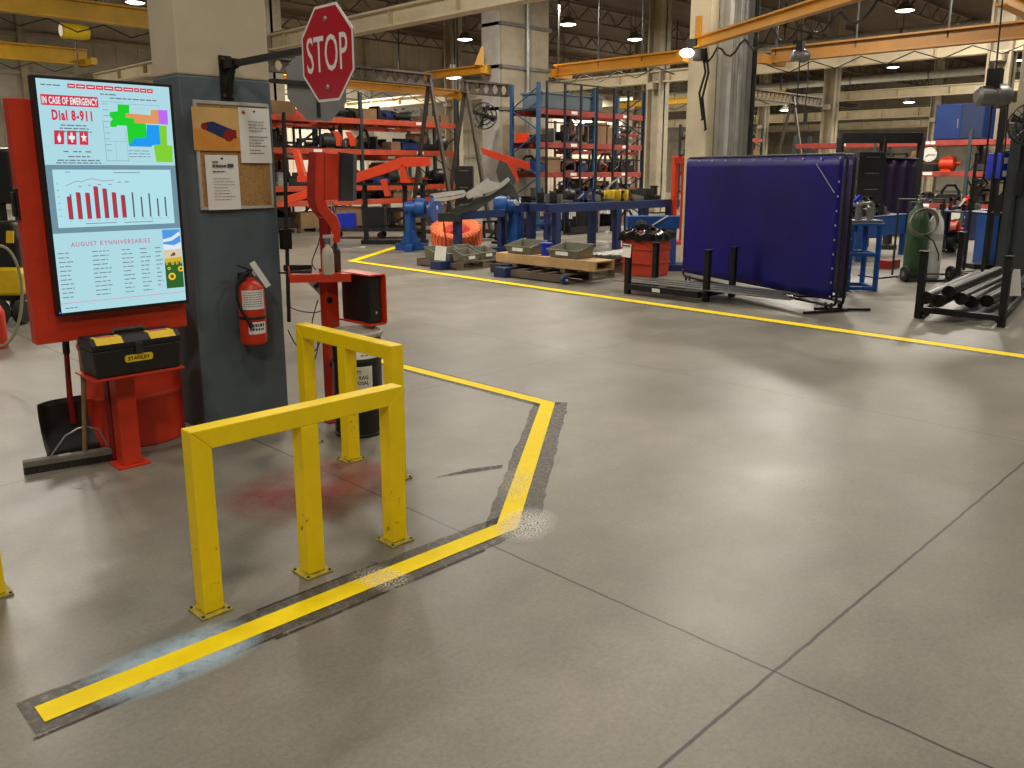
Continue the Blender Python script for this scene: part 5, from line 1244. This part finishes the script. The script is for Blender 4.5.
# rack with blue uprights
R2X=17.05; 
rack('red beamed pallet rack with tall blue uprights at the centre, behind the wire fence',R2X,16,2,2.35,1.1,[.72,1.60,2.40,3.28],3.95,'pallet racks',RACKR,BLUP)
for (z,hm,w_) in ((3.28,.3,'top beam'),(2.40,.65,'third beam'),(1.60,.65,'second beam'),(.72,.7,'lowest beam')):
    for b_ in range(2 if z<3 else 0): fill(R2X+b_*2.35,16,0,2.35,1.1,z,hm,w_+', %s bay, blue upright rack'%('left','right')[b_],'stock on the blue upright rack',300+int(z*10)+b_,wmin=.25,wmax=.7)
fill(R2X,16,0,4.7,1.1,.0,.55,'floor under blue upright rack','stock on the blue upright rack',390)
t=thing('storage_bin','long slate blue bin on top of the blue upright rack','bin',(19,16.5,3.29)); M().box(17.3,19.9,16.15,16.9,3.30,3.72).build('body',SLATE,t,.02); M().box(17.26,19.94,16.11,16.94,3.68,3.74).build('rim',SLATE,t,.01)
# far racks beyond the aisle
rack('distant red pallet rack between the wire fence and the blue curtain',31,27,2,2.6,1.1,[.8,1.7,2.6,3.5],4.0,'pallet racks',RACKR,COPPER,label_plates=False)
for z in (0,.8,1.7,2.6,3.5):
    for b_ in range(2): fill(31+b_*2.6,27,0,2.6,1.1,z,.6,'%s level, %s bay, distant red rack'%(['floor','lowest','second','third','top'][int(round(z/.87))],('left','right')[b_]),'stock on the distant red rack',500+int(z*10)+b_)
rack('distant pallet rack seen over the blue curtain, right of the grey column',31.5,20.2,2,2.6,1.1,[.8,1.6,2.35,3.1],3.6,'pallet racks',RACKO,TEAL,label_plates=False)
for z in (1.6,2.35,3.1): fill(31.5,20.2,0,5.2,1.1,z,.5,'%s level, rack seen over blue curtain'%({1.6:'lower',2.35:'middle',3.1:'top'}[z]),'stock over the curtain',560+int(z*10))
# right hand racks run the other way: local x runs towards the camera's right
rr=-math.pi/2
RX,RY=26,13.2
rack('long red beamed rack at the right with dark teal uprights, behind the round clock',RX,RY,3,2.6,1.1,[.72,1.62,2.48],2.75,'pallet racks',RACKR,TEAL,rot=rr)
for (z,hm,w_) in ((.0,.5,'floor level'),(.72,.65,'lowest beam'),(1.62,.6,'middle beam')):
    for b_ in range(3): fill(RX,RY-b_*2.6,rr,2.6,1.1,z,hm,w_+', %s bay, rack behind clock'%('left','middle','right')[b_],'stock on the right rack',700+int(z*10)+b_,wmin=.25,wmax=.7)
c0=pD(935,104,25.4); c1=pD(985,138,25.4)
t=thing('tool_cabinet','big royal blue cabinet standing on top of the long red rack at the right','cabinet',(26.5,8.0,2.49))
k0=pX(936,110,26.05).y; k1=pX(962,110,26.05).y; k2=pX(985,110,26.05).y; zt=pX(950,104,26.05).z
M().box(26.05,27.05,k2,k0,2.49,zt).build('body',mat('royal_blue_paint',(18,44,100),.4,0,.1,3),t,.01)
M().box(26.035,26.05,k1,k0-.01,2.52,zt-.03).build('door',mat('royal_blue_paint',(18,44,100)),t,.004); M().box(26.035,26.05,k2+.01,k1-.02,2.52,zt-.03).build('door',mat('dark_royal_blue',(22,36,70),.45,0,.1,3),t,.004)
M().box(26.015,26.035,k1+.05,k1+.08,2.8,3.05).build('handle',GRY,t)
# clock
k=pD(929,154.5,24.0); rad=7.3*24/858; ax=(-(k-CO)); ax.z=0; ax.normalize()
t=thing('wall_clock','round white wall clock with a black rim on the booth frame at the right','clock',tuple(k))
M().lathe(k,[(rad,-.05),(rad*1.05,0),(rad*1.05,.03),(rad*.96,.03),(rad*.95,.02)],32,ax).build('rim',BLK,t)
M().lathe(k,[(rad*.97,0),(rad*.97,.034)],32,ax).build('dial',WHT,t)
au=Vector((-ax.y,ax.x,0))
for i in range(12):
    a=i*math.pi/6; d_=au*math.sin(a)+ZV*math.cos(a); M().bar(k+ax*.037+d_*rad*.78,k+ax*.037+d_*rad*.9,.012,.004,up=ax).build('hour_mark',BLK,t)
m=M(); d_=au*math.sin(-2.2)+ZV*math.cos(-2.2); 
m.bar(k+ax*.040,k+ax*.040+d_*rad*.5,.016,.004,up=ax); m.build('hour_hand',BLK,t); d_=au*math.sin(1.6)+ZV*math.cos(1.6); M().bar(k+ax*.043,k+ax*.043+d_*rad*.75,.012,.004,up=ax).build('minute_hand',BLK,t)
M().tube([k+ZV*rad,k+ZV*(rad+.35)-ax*.1],.01,6).build('hanger',DGRY,t)
# booth frame with plum curtain and cabinets
bf=[pD(841,136,22),pD(922,141,22)]
p0=g(843,238);p1=g(884,244);p2=g(922,250)
t=thing('welding_booth','black steel welding booth frame with a long header, right of the blue curtain','frame',tuple(p1))
zz=[pD(843,137,22).z,pD(922,142,22).z]
A=pD(841,136,22);A.z=0;B=pD(884,136,22);B.z=0;E_=pD(922,136,22);E_.z=0
hz=pD(880,138,22).z
for q in (A,B,E_): M().bar(q,q+ZV*hz,.14,.14,up=(1,0,0)).build('post',BLKM,t,.004)
M().bar(A+ZV*hz,E_+ZV*hz,.16,.26).build('header',BLKM,t,.006)
t=thing('plum_curtain','dark plum welding curtain hanging in the black booth frame','curtain',tuple(pD(896,214,21.8)))
q0=pD(876,158,21.7);q1=pD(916,160,21.7); zlo=pD(896,224,21.7).z
M().grid(lambda f,h:(q0.lerp(q1,f).x+.012*math.sin(f*22)*.7,q0.lerp(q1,f).y+.012*math.cos(f*22)*.7,zlo+(q0.z-zlo)*h),48,6).build('curtain_sheet',PURP,t).modifiers.new('thick','SOLIDIFY').thickness=.003
M().tube([q0+ZV*.02-CR*.1,q1+ZV*.02+CR*.1],.02,8).build('curtain_rod',BLKM,t)
def cab(px0,py0,px1,py1,D,m_,name,label,cat,drawers=4,dep=.6):
    a=pD(px0,py0,D); b=pD(px1,py1,D); w_=(b-a).dot(CR); zlo=0; 
    t=thing(name,label,cat,((a.x+b.x)/2,(a.y+b.y)/2,0)); c_=(a+b)/2; c_.z=0
    M().bar(c_-CR*w_/2+CFH*dep/2+ZV*(a.z/2),c_+CR*w_/2+CFH*dep/2+ZV*(a.z/2),dep,a.z).build('body',m_,t,.008)
    for i in range(drawers):
        z0_=a.z*(.04+.93*i/drawers); z1_=a.z*(.04+.93*(i+1)/drawers)-.02
        o=M().bar(c_-CR*(w_/2-.03)+ZV*(z0_+z1_)/2-CFH*.008,c_+CR*(w_/2-.03)+ZV*(z0_+z1_)/2-CFH*.008,.02,z1_-z0_).build('drawer',m_,t,.003)
        M().bar(c_-CR*w_*.25+ZV*(z1_-.04)-CFH*.035,c_+CR*w_*.25+ZV*(z1_-.04)-CFH*.035,.02,.02).build('handle',GRY,o)
    return t
cab(860,152,881,215,21,BLK,'tool_cabinet','tall black tool cabinet just right of the blue curtain','cabinet',5)
cab(455,166,473,207,21,BLK,'tool_cabinet','black tool cabinet standing between the gantry legs below the fan','cabinet',4)
# wire fence in front of the blue upright rack
t=thing('wire_fence','tall thin black machine guarding fence in front of the blue upright rack','fence',(17,14.5,0))
xs=[pY(x,120,14.6).x for x in (547,565,581,597,614,628,644)]; ztop_=pY(560,82,14.6).z
for i,x in enumerate(xs):
    M().box(x-.025,x+.025,14.58,14.63,0,ztop_-.0).build('post',BLKM,t)
for z in (ztop_-.03,ztop_-1.0,1.9,1.0): M().box(xs[0],xs[-1],14.59,14.62,z,z+.035).build('rail',BLKM,t)
m=M()
for i in range(60):
    x=xs[0]+(xs[-1]-xs[0])*i/59; m.box(x-.004,x+.004,14.6,14.61,.2,1.0)
m.build('mesh_panel',BLKM,t)
# ------------------------------------------------------------------ A-frame gantries with perforated beams
GMAT=mat('dark_brown_steel',(72,62,52),.55,.3,.2,3)
def gantry(pa,pb,Y,label,legs,hole=True,drop=.32):
    a=pY(pa[0],pa[1],Y); b=pY(pb[0],pb[1],Y); z=(a.z+b.z)/2; L_=b.x-a.x
    t=thing('gantry_crane',label,'gantry',((a.x+b.x)/2,Y,0),'dark A frame gantries')
    M().box(a.x,b.x,Y-.09,Y+.09,z-.05,z).build('top_flange',GMAT,t); M().box(a.x,b.x,Y-.09,Y+.09,z-drop,z-drop+.04).build('bottom_flange',GMAT,t)
    m=M(); n_=max(3,int(L_/.30)); st=L_/n_
    for i in range(n_+1):
        x=a.x+i*st; m.ext([(-.13,-drop+.03),(.13,-drop+.03),(.05,-drop/2),(.13,-.04),(-.13,-.04),(-.05,-drop/2)],(x,Y-.012,z),UX,ZV,UY*.024)
    m.build('castellated_web',GMAT,t)
    for x in legs:
        lx=pY(x,100,Y).x
        for s_ in (-1,1): M().bar((lx,Y,z-.1),(lx+s_*.0,Y+s_*.95,0),.085,.085,up=(1,0,0)).build('leg',GMAT,t,.004)
        M().bar((lx,Y-.62,1.1),(lx,Y+.62,1.1),.07,.07).build('cross_brace',GMAT,t); M().bar((lx,Y-1.05,.05),(lx,Y+1.05,.05),.1,.1).build('foot_beam',GMAT,t)
    return t
gantry((258,56),(430,73),17.3,'dark A frame gantry whose perforated beam runs behind the STOP sign',[430])
gantry((463,78),(508,86),17.3,'short dark gantry with a perforated beam beside the industrial fan',[466],drop=.34)
gantry((754,90),(822,96),15.5,'dark gantry with a perforated beam over the blue curtain',[793],drop=.36)
gantry((800,106),(860,96),24,'farther dark gantry with blue post right of the curtain gantry',[836],drop=.3)
def fan(px,py,D,r_px,label,ax):
    k=pD(px,py,D); r=r_px*D/858; t=thing('industrial_fan',label,'fan',tuple(k),'round industrial fans'); ax=Vector(ax).normalized(); u_=ax.cross(ZV).normalized()
    for o_ in (-.1,.1):
        for rr_ in (r,r*.66,r*.33): M().tube([k+ax*o_+u_*rr_*math.cos(a)+ZV*rr_*math.sin(a) for a in [i*math.pi/14 for i in range(28)]],.010,6,True).build('guard_ring',DGRY,t)
    for i in range(16):
        a=i*math.pi/8; M().tube([k+ax*.1+u_*r*.15*math.cos(a)+ZV*r*.15*math.sin(a),k+ax*.1+u_*r*math.cos(a)+ZV*r*math.sin(a)],.006,5).build('guard_wire',DGRY,t)
    for i in range(4):
        a=i*math.pi/2+.4; e=u_*math.cos(a)+ZV*math.sin(a); f=e.cross(ax); M().ext([(r*.1,-r*.05),(r*.9,-r*.24),(r*.92,r*.16),(r*.1,r*.06)],k,e,(f+ax*.35).normalized(),ax*.006).build('blade',DGRY,t)
    M().lathe(k-ax*.12,[(r*.1,0),(r*.2,.03),(r*.2,.22),(r*.1,.26)],16,ax).build('motor',BLK,t)
    return t,k,r
t,k,r=fan(484,116,24.6,12.5,'dark round industrial fan beside the stained cream column',-CFH+CR*-.1)
M().bar(k,k+CFH*.9+CR*.3,.09).build('wall_arm',DGRY,t)
# right edge dark column with fan
t=thing('dark_green_column','dark green grey steel column at the right edge with a fan above','column',tuple(g(1016,300)))
k=pD(1020,200,13.4); k.z=0
M().bar(k+CR*.02,k+CR*.02+ZV*2.32,.42,.34,up=(1,0,0)).build('lower_shaft',mat('dark_green_grey',(50,58,54),.6,0,.15,2),t,.01); M().bar(k+CR*.02+ZV*2.32,k+CR*.02+ZV*7,.38,.32,up=(1,0,0)).build('upper_shaft',DCREAM,t,.01)
M().tube([k-CR*.15-CFH*.1,k-CR*.15-CFH*.1+ZV*2.6],.03,8).build('conduit',DGRY,t); M().bar(k-CR*.16-CFH*.2+ZV*1.25,k-CR*.16-CFH*.2+ZV*1.62,.10,.08,up=(1,0,0)).build('switch_box',BLK,t)
t,k2,r=fan(1031,124,12.7,20,'dark round industrial fan cut off by the right edge',-CFH-CR*.5)
M().bar(k2,k2+CFH*.55,.05).build('wall_arm',DGRY,t)
# tall slim frame and blue crate on stand left of it
b=g(985,268); t=thing('cable_mast','tall slim black mast under the grey hoist, beside the dark green column','mast',tuple(b)); D_=b.dot(CFH)
M().bar(b,b+ZV*pD(985,95,D_).z,.09,.09,up=(1,0,0)).build('pole',BLKM,t); M().bar(b-CR*.3+ZV*.04,b+CR*.3+ZV*.04,.4,.08).build('base',BLKM,t)
M().bar(b+ZV*1.9,b+CR*.35+ZV*1.95,.05).build('side_arm',BLKM,t)
c=pD(1000,172,13.7); t=thing('blue_crate','bright blue crate with white tags on the shelf by the dark green column','crate',tuple(c-ZV*.35)); c.z=1.495+.2; M().bar(c-CR*.12,c+CR*.12,.4,.40).build('body',BLUB,t,.01)
for dz in (.08,-.12): M().bar(c-CR*.07-CFH*.205+ZV*dz,c+CR*.04-CFH*.205+ZV*dz,.004,.09).build('white_tag',PAPER,t)
t=thing('shelf_unit','slim dark shelf unit left of the dark green column, holding a bright blue crate','shelf unit',tuple(g(1000,275)))
q=pD(997,200,13.75); q.z=0
for i,j in ((-1,-1),(1,-1),(-1,1),(1,1)): M().bar(q+CR*.26*i+CFH*.28*j,q+CR*.26*i+CFH*.28*j+ZV*1.9,.04,.04,up=(1,0,0)).build('upright',BLKM,t)
for z in (.95,1.48): M().bar(q-CR*.28+ZV*z,q+CR*.28+ZV*z,.62,.03).build('shelf',BLKM,t)
t=thing('blue_cabinet','low royal blue two door cabinet left of the dark green column','cabinet',tuple(g(992,268)))
q=g(994,267); Dq=q.dot(CFH); zt_=pD(994,214,Dq).z
M().bar(q-CR*.17+CFH*.2+ZV*zt_/2,q+CR*.17+CFH*.2+ZV*zt_/2,.4,zt_).build('body',BLU,t,.006); M().bar(q-CR*.16+ZV*zt_/2,q-CR*.01+ZV*zt_/2,.02,zt_-.06).build('door',BLU,t); M().bar(q+CR*.01+ZV*zt_/2,q+CR*.16+ZV*zt_/2,.02,zt_-.06).build('door',BLU,t)
# ------------------------------------------------------------------ orange weldments left of centre
def weldment(label,parts,D,thk,loc,m_=ORG_,stand=None):
    t=thing('orange_weldment',label,'weldment',tuple(pD(loc[0],loc[1],D)),'orange fabricated parts')
    for nm,pts in parts: imgpoly(pts,D,thk,m_,nm,t,.008)
    return t
weldment('big orange boom arm with a short leg, reaching right from the computer stand',[('main_arm',[(353,174),(402,157),(429,157),(430,166),(405,167),(353,184)]),('leg',[(400,164),(404,164),(409,183),(400,183)])],19.0,.35,(390,170))
weldment('small orange leaning bracket under the big orange boom arm',[('bracket',[(380,180),(386,179),(390,196),(385,197)])],18.9,.25,(385,190))
weldment('orange leaning strut hung left of the computer stand neck',[('strut',[(292,149),(297,149),(305,177),(299,178),(297,171)]),('foot',[(297,176),(306,176),(306,182),(297,182)])],18.9,.25,(298,165))
weldment('orange bar stub low between the thick column and computer stand',[('bar',[(286,196),(310,189),(311,197),(287,204)])],18.5,.3,(298,197))
weldment('curved orange bracket standing on the left rack, left one of two',[('curved_plate',[(332,131),(337,131),(341,137),(340,146),(336,146),(336,138)])],19.6,.2,(337,146))
weldment('curved orange bracket standing on the left rack, right one of two',[('curved_plate',[(345,132),(350,132),(355,139),(354,146),(350,146),(349,140)])],19.6,.2,(350,146))
t_arm=weldment('long orange curved arm rising behind the grey chute to the blue upright',[('arm',[(480,147),(500,153),(530,163),(530,170),(510,166),(483,154)]),('drop_leg',[(508,164),(516,168),(519,182),(512,180)])],19.2,.3,(505,160))
t=thing('support_trestle','dark trestle frame carrying the big orange boom arm','trestle',tuple(pD(405,200,19.2)));c=pD(405,200,19.2)
for o_ in (-.9,.0,.4): M().bar((c.x+CR.x*o_,c.y+CR.y*o_,0),(c.x+CR.x*o_,c.y+CR.y*o_,pD(400,184,19.2).z),.08,.08,up=(1,0,0)).build('post',BLKM,t)
M().bar(c-CR*1.0+ZV*(pD(400,184,19.2).z-c.z),c+CR*.5+ZV*(pD(400,184,19.2).z-c.z),.3,.06).build('top_rail',BLKM,t); M().bar((c.x-CR.x,c.y-CR.y,.05),(c.x+CR.x*.5,c.y+CR.y*.5,.05),.3,.08).build('base_rail',BLKM,t)
# cart with casters under
q=g(372,238); t=thing('flat_cart','low dark flat cart on casters in front of the left rack','cart',tuple(q)); 
M().bar(q-CR*1.0+ZV*.22,q+CR*1.3+ZV*.22,.7,.07).build('deck',DGRY,t)
for o_ in (-.85,0.25,1.15):
    for f_ in (-.25,.25): M().lathe(q+CR*o_+CFH*f_+ZV*.08-CFH*.02,[(.03,0),(.08,0),(.08,.04),(.03,.04)],16,CFH).build('caster',BLK,t)
M().tube([q-CR*.9+ZV*.25,q-CR*1.0+ZV*.9,q-CR*1.0+ZV*.9+CFH*.3,q-CR*.9+ZV*.25+CFH*.3],.018,8).build('handle',GRY,t)
fillq=[('blue',BLUB,k_box,-.6,.4,.35),('black',BLK,k_box,.1,.5,.5),('black',BLKM,k_frame,.75,.6,.45)]
for i,(cn,mm,fn,o_,w_,h_) in enumerate(fillq):
    c=q+CR*o_+ZV*.257; item(('storage_case','case',fn),cn,mm,tuple(c),-math.pi/4,w_,.45,h_,'on the low flat cart, %s from the left'%NTH[i],'cases on the flat cart')
# ------------------------------------------------------------------ left edge: yellow floor scrubber, hose, canister
k=g(18,300); t=thing('floor_scrubber','yellow and black floor scrubber machine at the left edge behind the red panel','cleaning machine',tuple(g(8,300)))
D_=9.0; imgpoly([(-14,268),(16,268),(22,274),(22,290),(20,296),(-14,296)],D_,.5,YPL,'body',t,.03); imgpoly([(-12,222),(12,222),(17,240),(20,268),(-12,268)],D_+.05,.4,BLK,'upper_shell',t,.03)
imgpoly([(6,231),(13,231),(13,243),(6,243)],D_-.01,.02,YPL,'yellow_panel',t); 
for px in (-5,16): 
    c=pD(px,292,D_-.1); c.z=.13; M().lathe(c,[(.04,0),(.12,0),(.13,.01),(.13,.06),(.12,.07)],20,CR).build('wheel',RUB,t)
imgpoly([(-12,294),(22,294),(22,301),(-12,301)],D_+.05,.5,BLK,'squeegee_skirt',t)
c=pD(-2,176,9.6); t=thing('seat_back','black padded seat back at the left edge above the floor scrubber','seat',(c.x,c.y,0)); M().bar(c-CR*.16,c+CR*.22,.14,.62).build('padded_back',BLK,t,.05); M().bar((c.x,c.y,0),(c.x,c.y,c.z-.2),.07,.07,up=(1,0,0)).build('post',BLKM,t); M().bar(c-ZV*(c.z-.04)-CR*.25,c-ZV*(c.z-.04)+CR*.25,.4,.06).build('foot',BLKM,t)
k=pD(2,300,6.3); lp=[pD(0+22*math.cos(a),296+50*math.sin(a),6.4) for a in [i*math.pi/20 for i in range(40)]]
lp=[Vector((p_.x,p_.y,max(p_.z,.012))) for p_ in lp]
tag(M().tube(lp,.012,6,True).build('hose_loop',mat('khaki_hose',(150,146,116),.5),None,loc=tuple(lp[0])),'drooping loop of grey hose at the left edge below the black seat back','hose')
c=g(-2,348); t=thing('gas_canister','small red canister at the left edge inside the hose loop','canister',tuple(c)); M().lathe(c,[(.08,0),(.09,.02),(.09,.34),(.06,.40),(.025,.43)],22).build('body',RED,t); M().lathe(c+ZV*.43,[(.025,0),(.02,.06)],10).build('valve',BLK,t)

c=pD(505,180,19.3); M().bar((c.x,c.y,0),(c.x,c.y,pD(505,166,19.3).z),.08,.08,up=(1,0,0)).build('support_post',BLKM,t_arm); M().bar((c.x-.25,c.y,.03),(c.x+.25,c.y,.03),.4,.05).build('support_foot',BLKM,t_arm)
# stock lying on tables and benches, and the busy floor around the machines
fill(12.1,11.05,0,4.2,.7,1.0,.32,'on the long navy table','work on the long navy table',801,wmin=.18,wmax=.45,skip=.02)
fill(15.25,6.35,0,2.0,.7,.80,.24,'on the bright blue bench behind cylinder','work on the blue bench',803,wmin=.15,wmax=.35)
fill(17.75,5.35,0,1.4,.7,.86,.3,'on the dull blue cabinet bench','work on the dull blue bench',804,wmin=.15,wmax=.35)
fill(13.2,14.4,0,5.0,.8,0,1.1,'on the floor behind the blue positioners','machines behind the positioners',805,wmin=.35,wmax=.8,cols=[('dark grey',DGRY),('black',BLKM),('grey',GRY),('dark blue',NAVY)])
fill(18.0,10.5,-math.pi/2,5,.8,0,1.3,'on the floor behind the grey column','machines behind the column',806,wmin=.4,wmax=.9,cols=[('dark grey',DGRY),('black',BLKM),('grey',GRY),('dark blue',NAVY),('red',REDK)])
fill(22,12.5,-math.pi/2,9,.8,0,1.5,'on the floor before the right rack','machines before the right rack',807,wmin=.4,wmax=.9,cols=[('dark grey',DGRY),('black',BLKM),('grey',GRY),('blue',BLU),('red',REDK)])
